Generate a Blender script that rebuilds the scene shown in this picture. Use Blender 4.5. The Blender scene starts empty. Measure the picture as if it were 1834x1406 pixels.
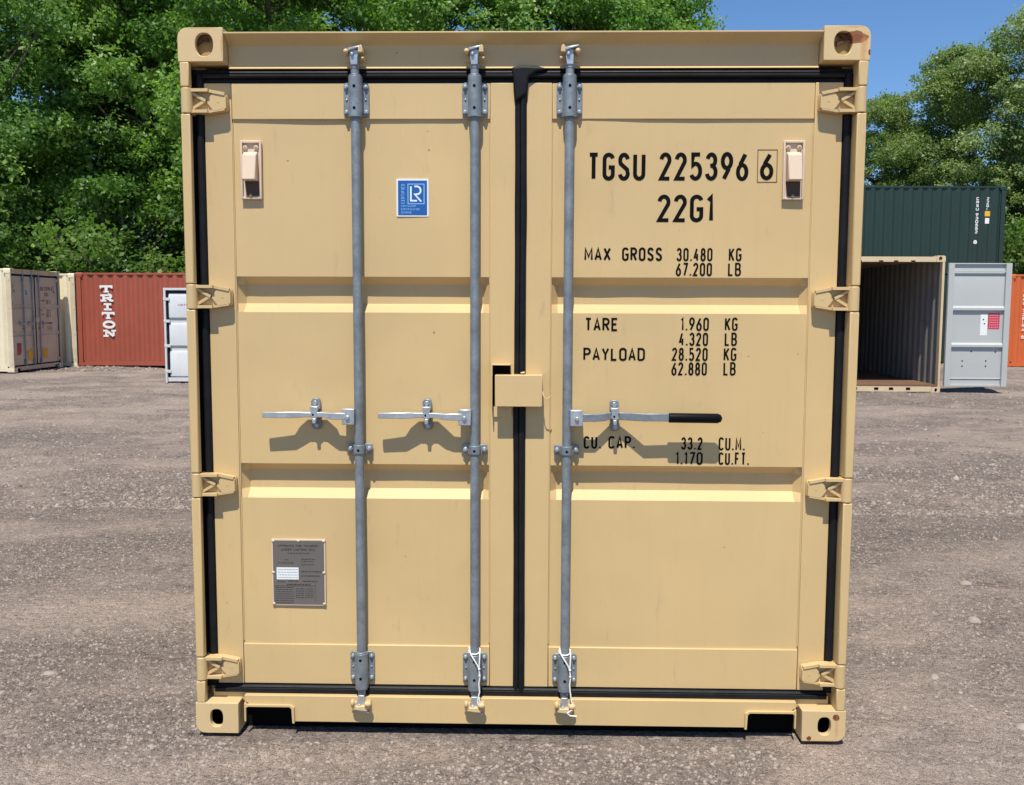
import bpy, bmesh, math, random
import numpy as np
from mathutils import Vector, Matrix, noise
random.seed(7)
S = bpy.context.scene
COL = S.collection
# ------------------------------------------------------------------ camera
cam_d = bpy.data.cameras.new('camera'); cam = bpy.data.objects.new('camera', cam_d); COL.objects.link(cam)
S.camera = cam
CP = (0.0504, -3.4207, 1.6111); YAW, PITCH, ROLL, F = -0.02291, 0.09049, -0.00367, 1693.6
_f = Vector((math.sin(YAW)*math.cos(PITCH), math.cos(YAW)*math.cos(PITCH), -math.sin(PITCH)))
_r = Vector((math.cos(YAW), -math.sin(YAW), 0)); _d = _f.cross(_r)
_r2 = _r*math.cos(ROLL) + _d*math.sin(ROLL); _d2 = _d*math.cos(ROLL) - _r*math.sin(ROLL)
M3 = Matrix((_r2, -_d2, -_f)).transposed()
cam.matrix_world = Matrix.Translation(CP) @ M3.to_4x4()
cam_d.sensor_fit = 'HORIZONTAL'; cam_d.sensor_width = 36; cam_d.lens = 36*F/1834
cam_d.clip_start = 0.05; cam_d.clip_end = 2000
def at(px, py, Y):
    """world point seen at photo pixel (px,py) on the vertical plane y=Y (used to take measurements)"""
    d = _r2*((px-917)/F) + _d2*((py-703)/F) + _f
    return Vector(CP) + d*((Y-CP[1])/d.y)
# ------------------------------------------------------------------ light
SUN = Vector((-0.12, -1.0, 2.0)).normalized()
EL = math.asin(SUN.z); AZ = math.atan2(SUN.x, SUN.y)
w = bpy.data.worlds.new('World'); S.world = w; w.use_nodes = True
nt = w.node_tree; bg = nt.nodes['Background']
sky = nt.nodes.new('ShaderNodeTexSky'); sky.sky_type = 'NISHITA'; sky.sun_disc = False
sky.sun_elevation = EL; sky.sun_rotation = AZ % (2*math.pi); sky.air_density = 1.0; sky.dust_density = 0.0; sky.ozone_density = 3.0
sky.altitude = 100
tint = nt.nodes.new('ShaderNodeMix'); tint.data_type = 'RGBA'; tint.blend_type = 'MULTIPLY'; tint.inputs[0].default_value = 1; tint.inputs[7].default_value = (.88, 1.14, 1.40, 1)
nt.links.new(sky.outputs[0], tint.inputs[6]); nt.links.new(tint.outputs[2], bg.inputs[0]); bg.inputs[1].default_value = 0.082
sl = bpy.data.lights.new('sun', 'SUN'); sl.energy = 5.0; sl.angle = math.radians(0.5); sl.color = (1.0, 0.945, 0.83)
so = bpy.data.objects.new('sun', sl); COL.objects.link(so); so.rotation_euler = SUN.to_track_quat('Z', 'Y').to_euler()
S.view_settings.view_transform = 'Standard'; S.view_settings.look = 'None'; S.view_settings.gamma = 1
S.view_settings.exposure = 0.22
# ------------------------------------------------------------------ helpers
def tag(o, label=None, cat=None, group=None, kind=None):
    if label: o['label'] = label
    if cat: o['category'] = cat
    if group: o['group'] = group
    if kind: o['kind'] = kind
    return o
def empty(name, loc=(0,0,0), rz=0, **k):
    o = bpy.data.objects.new(name, None); COL.objects.link(o); o.location = loc; o.rotation_euler = (0,0,rz)
    o.empty_display_size = 0.2
    return tag(o, **k)
class MB:
    def __init__(s): s.v = []; s.f = []; s.k = 0
    def add(s, vs, fs):
        b = len(s.v); s.v += [tuple(v) for v in vs]; s.f += [tuple(i+b for i in f) for f in fs]; return s
    def box(s, x0, x1, y0, y1, z0, z1):
        if x0 > x1: x0, x1 = x1, x0
        if y0 > y1: y0, y1 = y1, y0
        if z0 > z1: z0, z1 = z1, z0
        return s.add([(x0,y0,z0),(x1,y0,z0),(x1,y1,z0),(x0,y1,z0),(x0,y0,z1),(x1,y0,z1),(x1,y1,z1),(x0,y1,z1)],
            [(0,3,2,1),(4,5,6,7),(0,1,5,4),(1,2,6,5),(2,3,7,6),(3,0,4,7)])
    def prism(s, poly, axis, a, b):
        """poly: 2-D outline; axis 'x': (y,z) outline, 'y': (x,z), 'z': (x,y); any orientation"""
        def P(p, t): return (t, p[0], p[1]) if axis == 'x' else (p[0], t, p[1]) if axis == 'y' else (p[0], p[1], t)
        n = len(poly); vs = [P(p, a) for p in poly]+[P(p, b) for p in poly]
        fs = [tuple(range(n)), tuple(range(2*n-1, n-1, -1))]+[(i, i+n, (i+1) % n+n, (i+1) % n) for i in range(n)]
        return s.add(vs, fs)
    def tube(s, pts, r, n=16, cap=True):
        pts = [Vector(p) for p in pts]; m = len(pts)
        rs = r if isinstance(r, (list, tuple)) else [r]*m
        vs = []; up = None
        for i, p in enumerate(pts):
            t = ((pts[min(i+1, m-1)]-pts[max(i-1, 0)])).normalized()
            if up is None: up = Vector((0,0,1)) if abs(t.z) < .9 else Vector((0,1,0))
            a = t.cross(up).normalized(); bb = a.cross(t); up = bb
            vs += [p+(a*math.cos(2*math.pi*k/n)+bb*math.sin(2*math.pi*k/n))*rs[i] for k in range(n)]
        fs = [(i*n+k, i*n+(k+1) % n, (i+1)*n+(k+1) % n, (i+1)*n+k) for i in range(m-1) for k in range(n)]
        if cap: fs += [tuple(range(n))[::-1], tuple((m-1)*n+k for k in range(n))]
        return s.add(vs, fs)
    def bar(s, pts, hw, hh):
        """flat bar swept along a path lying in the xy plane; hw half width across, hh half height in z (lists ok)"""
        pts = [Vector(p) for p in pts]; m = len(pts); vs = []
        for i, p in enumerate(pts):
            t = (pts[min(i+1, m-1)]-pts[max(i-1, 0)]); t.z = 0; t.normalize(); a = Vector((-t.y, t.x, 0))
            W = hw[i] if isinstance(hw, list) else hw; H = hh[i] if isinstance(hh, list) else hh
            z = Vector((0,0,1))
            vs += [p-a*W-z*H, p+a*W-z*H, p+a*W+z*H, p-a*W+z*H]
        fs = [(i*4+k, i*4+(k+1) % 4, (i+1)*4+(k+1) % 4, (i+1)*4+k) for i in range(m-1) for k in range(4)]
        fs += [(3,2,1,0), tuple((m-1)*4+k for k in range(4))]
        return s.add(vs, fs)
    def ball(s, c, r, n=10, sc=(1,1,1)):
        vs = []; fs = []
        for i in range(n+1):
            for j in range(2*n):
                th = math.pi*i/n; ph = math.pi*j/n
                vs.append((c[0]+sc[0]*r*math.sin(th)*math.cos(ph), c[1]+sc[1]*r*math.sin(th)*math.sin(ph), c[2]+sc[2]*r*math.cos(th)))
        for i in range(n):
            for j in range(2*n):
                fs.append((i*2*n+j, (i+1)*2*n+j, (i+1)*2*n+(j+1) % (2*n), i*2*n+(j+1) % (2*n)))
        return s.add(vs, fs)
    def strip(s, pts, wd, frame, closed=False, lift=0.0):
        """flat ribbon of width wd along 2-D pts; frame(u,v,lift)->3-D"""
        pts = [Vector(p) for p in pts]
        q = [pts[0]]
        for p in pts[1:]:
            if (p-q[-1]).length > 1e-6: q.append(p)
        pts = q
        if closed and (pts[0]-pts[-1]).length < 1e-6: pts.pop()
        m = len(pts); vs = []
        for i, p in enumerate(pts):
            a = pts[(i-1) % m] if (closed or i > 0) else None
            b = pts[(i+1) % m] if (closed or i < m-1) else None
            t1 = (p-a).normalized() if a is not None else (b-p).normalized()
            t2 = (b-p).normalized() if b is not None else t1
            n1 = Vector((-t1.y, t1.x)); n2 = Vector((-t2.y, t2.x)); n = (n1+n2)
            n = n.normalized() if n.length > 1e-6 else n1
            k = min(1/max(n.dot(n1), .35), 1.8)
            vs += [frame(*(p+n*wd/2*k), lift), frame(*(p-n*wd/2*k), lift)]
        fs = [(2*i, 2*i+1, (2*i+3) % (2*m), (2*i+2) % (2*m)) for i in range(m if closed else m-1)]
        return s.add(vs, fs)
    def build(s, name, mat, parent=None, bevel=0, seg=2, smooth=True, angle=35, fix=True, **k):
        me = bpy.data.meshes.new(name); me.from_pydata(s.v, [], s.f)
        if fix:
            bm = bmesh.new(); bm.from_mesh(me); bmesh.ops.recalc_face_normals(bm, faces=bm.faces[:]); bm.to_mesh(me); bm.free()
        if mat: me.materials.append(mat)
        if smooth:
            me.polygons.foreach_set('use_smooth', [True]*len(me.polygons)); me.set_sharp_from_angle(angle=math.radians(angle))
        o = bpy.data.objects.new(name, me); COL.objects.link(o)
        if parent: o.parent = parent
        if bevel:
            b = o.modifiers.new('bevel', 'BEVEL'); b.width = bevel; b.segments = seg; b.limit_method = 'ANGLE'; b.angle_limit = math.radians(40)
            b.harden_normals = False
        return tag(o, **k)
def build_split(mb, name, mat, parent=None, bevel=0, **k):
    """one object per separate piece of the mesh"""
    up = list(range(len(mb.v)))
    def fd(a):
        while up[a] != a: up[a] = up[up[a]]; a = up[a]
        return a
    for f in mb.f:
        for a in f[1:]: up[fd(a)] = fd(f[0])
    comp = {}
    for f in mb.f: comp.setdefault(fd(f[0]), []).append(f)
    out = []
    for fs in comp.values():
        ids = sorted({i for f in fs for i in f}); mp = {i: n for n, i in enumerate(ids)}
        q = MB(); q.v = [mb.v[i] for i in ids]; q.f = [tuple(mp[i] for i in f) for f in fs]
        out.append(q.build(name, mat, parent, bevel, **k))
    return out
def copy_tree(o, parent=None, mp=None):
    c = o.copy(); COL.objects.link(c); c.parent = parent
    if mp and c.data and c.data.materials:
        pass
    for ch in [x for x in list(o.children)]: copy_tree(ch, c, mp)
    return c
# ------------------------------------------------------------------ materials
def newmat(name):
    m = bpy.data.materials.new(name); m.use_nodes = True
    nt = m.node_tree; return m, nt, nt.nodes['Principled BSDF']
def N(nt, t, **k):
    n = nt.nodes.new(t)
    for a, b in k.items(): setattr(n, a, b)
    return n
def mixc(nt, fac, a, b, blend='MIX'):
    n = N(nt, 'ShaderNodeMix', data_type='RGBA', blend_type=blend)
    for i, v in ((0, fac), (6, a), (7, b)):
        if hasattr(v, 'links'): nt.links.new(v, n.inputs[i])
        else: n.inputs[i].default_value = v if i == 0 else (*v, 1)
    return n.outputs[2]
def noisef(nt, vec, scale, detail=4, rough=.55, lo=.3, hi=.7, dist=0, sc=None):
    if sc:
        mp = N(nt, 'ShaderNodeMapping'); mp.inputs['Scale'].default_value = sc; nt.links.new(vec, mp.inputs[0]); vec = mp.outputs[0]
    n = N(nt, 'ShaderNodeTexNoise'); n.inputs['Scale'].default_value = scale; n.inputs['Detail'].default_value = detail
    n.inputs['Roughness'].default_value = rough; n.inputs['Distortion'].default_value = dist; nt.links.new(vec, n.inputs['Vector'])
    r = N(nt, 'ShaderNodeMapRange'); r.inputs[1].default_value = lo; r.inputs[2].default_value = hi; nt.links.new(n.outputs[0], r.inputs[0])
    return r.outputs[0]
def bump(nt, h, strength, dist, prev=None):
    b = N(nt, 'ShaderNodeBump'); b.inputs['Strength'].default_value = strength; b.inputs['Distance'].default_value = dist
    nt.links.new(h, b.inputs['Height'])
    if prev: nt.links.new(prev, b.inputs['Normal'])
    return b.outputs[0]
def paint(name, c, rough=.45, dirt=.12, wav=.25, fine=.1, rust=0, spots=None, spec=.5, streak=0, dirtc=None, chips=0, dust=False):
    m, nt, p = newmat(name); tc = N(nt, 'ShaderNodeTexCoord').outputs['Object']
    n1 = noisef(nt, tc, 1.3, 5); n2 = noisef(nt, tc, 9, 6, .7)
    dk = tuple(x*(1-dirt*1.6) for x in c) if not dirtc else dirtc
    lt = tuple(min(1, x*(1+dirt*.25)) for x in c)
    col = mixc(nt, n1, lt, tuple(x*(1-dirt*.5) for x in c))
    f = N(nt, 'ShaderNodeMath', operation='MULTIPLY'); nt.links.new(n2, f.inputs[0]); f.inputs[1].default_value = dirt
    col = mixc(nt, f.outputs[0], col, dk)
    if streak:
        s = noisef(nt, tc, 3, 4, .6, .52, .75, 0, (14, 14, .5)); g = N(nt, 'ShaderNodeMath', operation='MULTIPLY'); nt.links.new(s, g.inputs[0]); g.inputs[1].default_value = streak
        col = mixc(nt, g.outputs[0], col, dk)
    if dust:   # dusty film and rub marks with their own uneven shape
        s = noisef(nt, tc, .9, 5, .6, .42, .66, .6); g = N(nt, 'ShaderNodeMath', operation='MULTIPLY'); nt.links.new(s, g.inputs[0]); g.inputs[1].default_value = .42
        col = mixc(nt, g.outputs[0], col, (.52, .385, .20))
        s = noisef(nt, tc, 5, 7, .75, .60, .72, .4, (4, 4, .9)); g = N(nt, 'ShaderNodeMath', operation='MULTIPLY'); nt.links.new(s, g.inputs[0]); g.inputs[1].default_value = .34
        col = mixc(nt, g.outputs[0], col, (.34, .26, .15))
    if chips:
        s = noisef(nt, tc, 34, 2, .5, .785, .80); g = N(nt, 'ShaderNodeMath', operation='MULTIPLY'); nt.links.new(s, g.inputs[0]); g.inputs[1].default_value = chips*2
        col = mixc(nt, g.outputs[0], col, (.16, .09, .05))
    if rust:
        s = noisef(nt, tc, 7, 8, .75, 1-rust-.03, 1-rust+.02); col = mixc(nt, s, col, (.12, .035, .012))
    for (cx, cy, cz, rx, ry, rz, rc) in (spots or []):
        mp = N(nt, 'ShaderNodeMapping'); mp.vector_type = 'POINT'
        mp.inputs['Location'].default_value = (-cx/rx, -cy/ry, -cz/rz); mp.inputs['Scale'].default_value = (1/rx, 1/ry, 1/rz)
        nt.links.new(tc, mp.inputs[0])
        ln = N(nt, 'ShaderNodeVectorMath', operation='LENGTH'); nt.links.new(mp.outputs[0], ln.inputs[0])
        nn = N(nt, 'ShaderNodeTexNoise'); nn.inputs['Scale'].default_value = 45; nn.inputs['Detail'].default_value = 5; nt.links.new(tc, nn.inputs['Vector'])
        ad = N(nt, 'ShaderNodeMath', operation='MULTIPLY_ADD'); nt.links.new(nn.outputs[0], ad.inputs[0]); ad.inputs[1].default_value = 1.3; nt.links.new(ln.outputs['Value'], ad.inputs[2])
        r = N(nt, 'ShaderNodeMapRange'); r.inputs[1].default_value = 1.75 if rc[3] < .9 else 1.62; r.inputs[2].default_value = 1.1 if rc[3] < .9 else 1.5
        r.inputs[3].default_value = 0; r.inputs[4].default_value = rc[3]; nt.links.new(ad.outputs[0], r.inputs[0])
        col = mixc(nt, r.outputs[0], col, rc[:3])
    nt.links.new(col, p.inputs['Base Color']); p.inputs['Roughness'].default_value = rough; p.inputs['Specular IOR Level'].default_value = spec
    b = None
    if wav: b = bump(nt, noisef(nt, tc, 1.6, 2, .4, 0, 1), wav, .02)
    if fine: b = bump(nt, noisef(nt, tc, 160, 3, .6, 0, 1), fine, .001, b)
    if b: nt.links.new(b, p.inputs['Normal'])
    return m
def metal(name, c, rough=.45, met=.6, n=.3):
    m, nt, p = newmat(name); tc = N(nt, 'ShaderNodeTexCoord').outputs['Object']
    f = noisef(nt, tc, 18, 7, .8, .36, .64)
    nt.links.new(mixc(nt, f, tuple(x*(1-n) for x in c), tuple(min(1, x*(1+n*.5)) for x in c)), p.inputs['Base Color'])
    p.inputs['Metallic'].default_value = met; p.inputs['Roughness'].default_value = rough
    nt.links.new(bump(nt, noisef(nt, tc, 90, 4, .6, 0, 1), .15, .001), p.inputs['Normal'])
    return m
CREAM = (.630, .450, .216)
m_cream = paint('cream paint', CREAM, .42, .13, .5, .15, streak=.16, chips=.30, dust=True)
RD = (.16, .045, .015, 1.0); RS = (.55, .24, .07, .55)
m_cast_plain = paint('casting paint', (.64, .47, .245), .5, .16, 0, .6, chips=.4)
m_cast_tr = paint('casting paint rusty top', (.64, .47, .245), .5, .16, 0, .6, chips=.4, spots=[
    (1.176, .03, 2.550, .042, .06, .014, RD), (1.125, .03, 2.556, .020, .06, .012, RD), (1.168, .03, 2.550, .045, .1, .024, (.22, .07, .02, .95)), (1.195, .0, 2.52, .014, .05, .05, RS),
    (1.160, .0, 2.588, .06, .05, .006, RS), (1.216, .0, 2.50, .006, .05, .012, RD)])
m_cast_br = paint('casting paint rusty bottom', (.64, .47, .245), .5, .16, 0, .6, chips=.4, spots=[
    (1.183, .0, .092, .013, .06, .013, RD), (1.186, .0, .05, .008, .05, .05, RS), (1.085, .0, .012, .010, .05, .010, RD), (1.16, .0, .001, .1, .05, .004, RS)])
m_cast_tl = paint('casting paint stained', (.64, .47, .245), .5, .16, 0, .6, chips=.4, spots=[(-1.14, .0, 2.589, .06, .05, .004, RS), (-1.062, 0, 2.53, .004, .05, .05, RS)])
m_vent = paint('vent plastic', (.68, .53, .40), .5, .05, 0, .1)
m_galv = metal('galvanised steel', (.25, .285, .315), .5, .4, .30)
m_bright = metal('bright zinc', (.50, .53, .56), .38, .6, .25)
m_bolt = metal('bolt steel', (.45, .47, .49), .35, .6, .2)
m_dark = paint('dark void', (.006, .006, .006), .95, 0, 0, 0, spec=.05)
m_holes = paint('stained inside', (.42, .27, .10), .8, .4, 0, .3, rust=.34)
m_rusty = paint('rusty web', (.13, .05, .03), .9, .4, 0, .3)
def rubber():
    m, nt, p = newmat('black rubber'); tc = N(nt, 'ShaderNodeTexCoord').outputs['Object']
    f = noisef(nt, tc, 12, 5, .6); nt.links.new(mixc(nt, f, (.006, .0065, .008), (.012, .0125, .015)), p.inputs['Base Color'])
    p.inputs['Roughness'].default_value = .5; p.inputs['Specular IOR Level'].default_value = .2
    nt.links.new(bump(nt, noisef(nt, tc, 14, 4, .6, 0, 1), .3, .006), p.inputs['Normal']); return m
m_rub = rubber()
m_grip = paint('black grip', (.004, .004, .005), .45, 0, 0, 0, spec=.12)
m_ink = paint('black decal', (.004, .004, .004), .6, 0, 0, 0, spec=.1)
m_ink2 = paint('brown outline', (.10, .05, .03), .5, 0, 0, 0)
m_white = paint('white paint', (.78, .79, .78), .5, .06, 0, 0)
m_blue = paint('sticker blue', (.015, .10, .36), .35, .03, 0, 0)
m_lblue = paint('sticker pale blue', (.22, .45, .78), .4, 0, 0, 0)
m_wblue = paint('sticker white', (.72, .83, .92), .4, 0, 0, 0)
m_plate = paint('plate grey', (.145, .13, .118), .4, .2, 0, .1)
m_platem = paint('plate print', (.055, .047, .042), .5, 0, 0, 0)
m_cord = paint('white cord', (.80, .79, .74), .8, .05, 0, 0)
# ------------------------------------------------------------------ stroke lettering
def arc(cx, cy, rx, ry, a0, a1, n=None):
    n = n or max(4, int(abs(a1-a0)/15)); return [(cx+rx*math.cos(math.radians(a0+(a1-a0)*i/n)), cy+ry*math.sin(math.radians(a0+(a1-a0)*i/n))) for i in range(n+1)]
T, B = .8, .2
G = {
 '0': (1, [(arc(.5,T,.5,.2,180,0)+arc(.5,B,.5,.2,0,-180), 1)]),
 'O': (1, [(arc(.5,T,.5,.2,180,0)+arc(.5,B,.5,.2,0,-180), 1)]),
 '1': (.42, [([(.0,.84),(.75,1.0),(.75,0)], 0)]),
 '2': (1, [(arc(.5,.77,.48,.23,172,-25)+[(0,0),(1,0)], 0)]),
 '3': (1, [(arc(.48,.76,.46,.24,165,-80), 0), ([(.35,.53)]+arc(.48,.27,.52,.27,85,-165), 0)]),
 '4': (1, [([(.6,1),(0,.27),(1,.27)], 0), ([(.74,.55),(.74,0)], 0)]),
 '5': (1, [([(.95,1),(.12,1),(.08,.54)]+arc(.44,.31,.56,.31,118,-150), 0)]),
 '6': (1, [([(.82,1),(.25,.58)], 0), (arc(.5,.27,.5,.29,140,500), 1)]),
 '7': (1, [([(0,1),(1,1),(.3,0)], 0)]),
 '8': (1, [(arc(.5,.76,.42,.24,90,450), 1), (arc(.5,.27,.5,.27,90,450), 1)]),
 '9': (1, [([(.18,0),(.75,.42)], 0), (arc(.5,.73,.5,.29,-40,320), 1)]),
 '.': (.12, [([(.5,-.03),(.5,.09)], 0)]), ',': (.12, [([(.3,-.1),(.6,.08)], 0)]),
 'A': (1, [([(0,0),(.5,1),(1,0)], 0), ([(.2,.28),(.8,.28)], 0)]),
 'B': (1, [([(0,.0),(0,1)]+arc(.55,.76,.38,.24,90,-90)+[(0,.52)], 0), ([(.55,.52)]+arc(.55,.26,.45,.26,90,-90)+[(0,0)], 0)]),
 'C': (1, [(arc(.5,T,.5,.2,15,180)+arc(.5,B,.5,.2,180,345), 0)]),
 'D': (1, [([(0,0),(0,1)]+arc(.5,.75,.5,.25,90,0)+arc(.5,.25,.5,.25,0,-90)+[(0,0)], 0)]),
 'E': (.9, [([(1,1),(0,1),(0,0),(1,0)], 0), ([(0,.52),(.85,.52)], 0)]),
 'F': (.9, [([(1,1),(0,1),(0,0)], 0), ([(0,.5),(.85,.5)], 0)]),
 'G': (1, [(arc(.5,T,.5,.2,15,180)+arc(.5,B,.5,.2,180,360)+[(1,.47),(.5,.47)], 0)]),
 'H': (1, [([(0,0),(0,1)], 0), ([(1,0),(1,1)], 0), ([(0,.5),(1,.5)], 0)]),
 'I': (.1, [([(.5,0),(.5,1)], 0)]),
 'K': (1, [([(0,0),(0,1)], 0), ([(1,1),(.05,.42)], 0), ([(.3,.58),(1,0)], 0)]),
 'L': (.85, [([(0,1),(0,0),(1,0)], 0)]),
 'M': (1.2, [([(0,0),(0,1),(.5,.25),(1,1),(1,0)], 0)]),
 'N': (1, [([(0,0),(0,1),(1,0),(1,1)], 0)]),
 'P': (1, [([(0,0),(0,1)]+arc(.5,.75,.5,.25,90,-90)+[(0,.5)], 0)]),
 'R': (1, [([(0,0),(0,1)]+arc(.5,.75,.5,.25,90,-90)+[(0,.5)], 0), ([(.45,.5),(1,0)], 0)]),
 'S': (1, [(arc(.5,.76,.46,.24,15,190)+[(.12,.62),(.88,.38)]+arc(.5,.24,.48,.24,-10,-165)[0:], 0)]),
 'T': (.95, [([(0,1),(1,1)], 0), ([(.5,1),(.5,0)], 0)]),
 'U': (1, [([(0,1)]+arc(.5,B,.5,.2,180,360)+[(1,1)], 0)]),
 'V': (1, [([(0,1),(.5,0),(1,1)], 0)]), 'X': (1, [([(0,1),(1,0)], 0), ([(1,1),(0,0)], 0)]),
 'Y': (1, [([(0,1),(.5,.5),(1,1)], 0), ([(.5,.5),(.5,0)], 0)]),
}
def word(mb, txt, x0, x1, zt, zb, sw, frame, gap=None):
    """condensed stroke lettering filling the box x0..x1, zb..zt of a plane"""
    H = zt-zb; n = len(txt); gap = gap if gap is not None else sw*.75
    tot = sum(G[c][0] for c in txt if c != ' ')
    k = (x1-x0-gap*(n-1)-sw*n)/max(tot, .1)
    x = x0
    for c in txt:
        wd = G[c][0]*k
        for pts, cl in G[c][1]:
            mb.k += 1
            mb.strip([(x+sw/2+p[0]*wd, zb+sw/2+p[1]*(H-sw)) for p in pts], sw, frame, bool(cl), lift=(mb.k % 9)*.00008)
        x += wd+sw+gap
# ------------------------------------------------------------------ container shell (origin: middle of the door end at ground, door end faces -y)
CL, CW, CH = 6.058, 1.219, 2.591
def corrugation(L0, L1, pitch=.2765, d=.036):
    n = round((L1-L0)/pitch); p = (L1-L0)/n; o = []
    for i in range(n):
        a = L0+i*p; o += [(a, d), (a+p*.13, d), (a+p*.37, 0), (a+p*.63, 0), (a+p*.87, d)]
    o.append((L1, d)); return o
def casting(parent, mat, sx, sz, yy, hole=True, label=None):
    """corner casting: sx -1/1, sz 0 bottom/1 top, yy 0 door end/1 far end"""
    x0, x1 = (CW-.162)*sx, CW*sx
    y0, y1 = (0, .178) if yy == 0 else (CL-.178, CL)
    z0, z1 = (0, .118) if sz == 0 else (CH-.118, CH)
    r = .034
    # outline with one rounded outer corner and an oval opening, bridged as one ring of faces
    def outl(n=40):
        pts = []
        for i in range(n):
            a = 2*math.pi*i/n; c, s_ = math.cos(a), math.sin(a)
            hx, hz = .081, .059; k = 1/max(abs(c)/hx, abs(s_)/hz); px, pz = c*k, s_*k
            ox, oz = sx*(hx-r), (1 if sz else -1)*(hz-r)
            if (px-ox)*sx > 0 and (pz-oz)*(1 if sz else -1) > 0:
                # intersect ray with corner circle
                bq = c*ox+s_*oz; cq = ox*ox+oz*oz-r*r; k2 = bq+math.sqrt(max(bq*bq-cq, 0)); px, pz = c*k2, s_*k2
            pts.append((px, pz))
        return pts
    cx, cz = (CW-.081)*sx, (z0+z1)/2
    O = outl(); n = len(O)
    hw, hh = (.032, .040) if sz else (.0245, .034)
    hx = (-.014*sx if sz else .002*sx)
    def hole_pt(a):
        c, s_ = math.cos(a), math.sin(a)
        if sz: e = 2.3
        else: e = 2.6
        k = (abs(c/hw)**e+abs(s_/hh)**e)**(-1/e); return (c*k+hx, s_*k)
    I = [hole_pt(2*math.pi*i/n) for i in range(n)]
    mb = MB(); yf, yb = (y0, y1) if yy == 0 else (y1, y0); dy = .022 if yy == 0 else -.022
    vs = [(cx+p[0], yf, cz+p[1]) for p in O]+[(cx+p[0], yb, cz+p[1]) for p in O]+[(cx+p[0], yf, cz+p[1]) for p in I]+[(cx+p[0], yf+dy, cz+p[1]) for p in I]
    fs = []
    for i in range(n):
        j = (i+1) % n
        fs += [(i, j, n+j, n+i), (i, j, 2*n+j, 2*n+i), (2*n+i, 2*n+j, 3*n+j, 3*n+i)]
    fs.append(tuple(range(n, 2*n)))
    mb.add(vs, fs)
    o = mb.build('corner_casting', mat, parent, .002, label=label)
    if hole:
        # inner pocket behind the opening
        q = MB(); e = .048; ym = yf+dy; dd = .008 if sz else .05; yd = dd if yy == 0 else -dd
        vs = [(cx+hx*.5+a*.052, ym, cz+b*e) for a, b in ((-1,-1),(1,-1),(1,1),(-1,1))]+[(cx+hx*.5+a*.052, ym+yd, cz+b*e) for a, b in ((-1,-1),(1,-1),(1,1),(-1,1))]
        q.add(vs, [(0,1,5,4),(1,2,6,5),(2,3,7,6),(3,0,4,7),(4,5,6,7)])
        q.build('casting_pocket', m_holes if sz else m_dark, o)
        if sz:
            t = MB(); t.prism([(cx-.03, cz+.034), (cx+.022, cz+.028), (cx+.026, cz+.016), (cx+.004, cz+.018), (cx-.016, cz+.002), (cx-.032, cz-.006), (cx-.030, cz+.008), (cx-.012, cz+.022)], 'y', yf+dy-.006*(1 if yy == 0 else -1), yf+dy+.006*(1 if yy == 0 else -1))
            t.build('casting_web', m_rusty, o)
    return o
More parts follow.
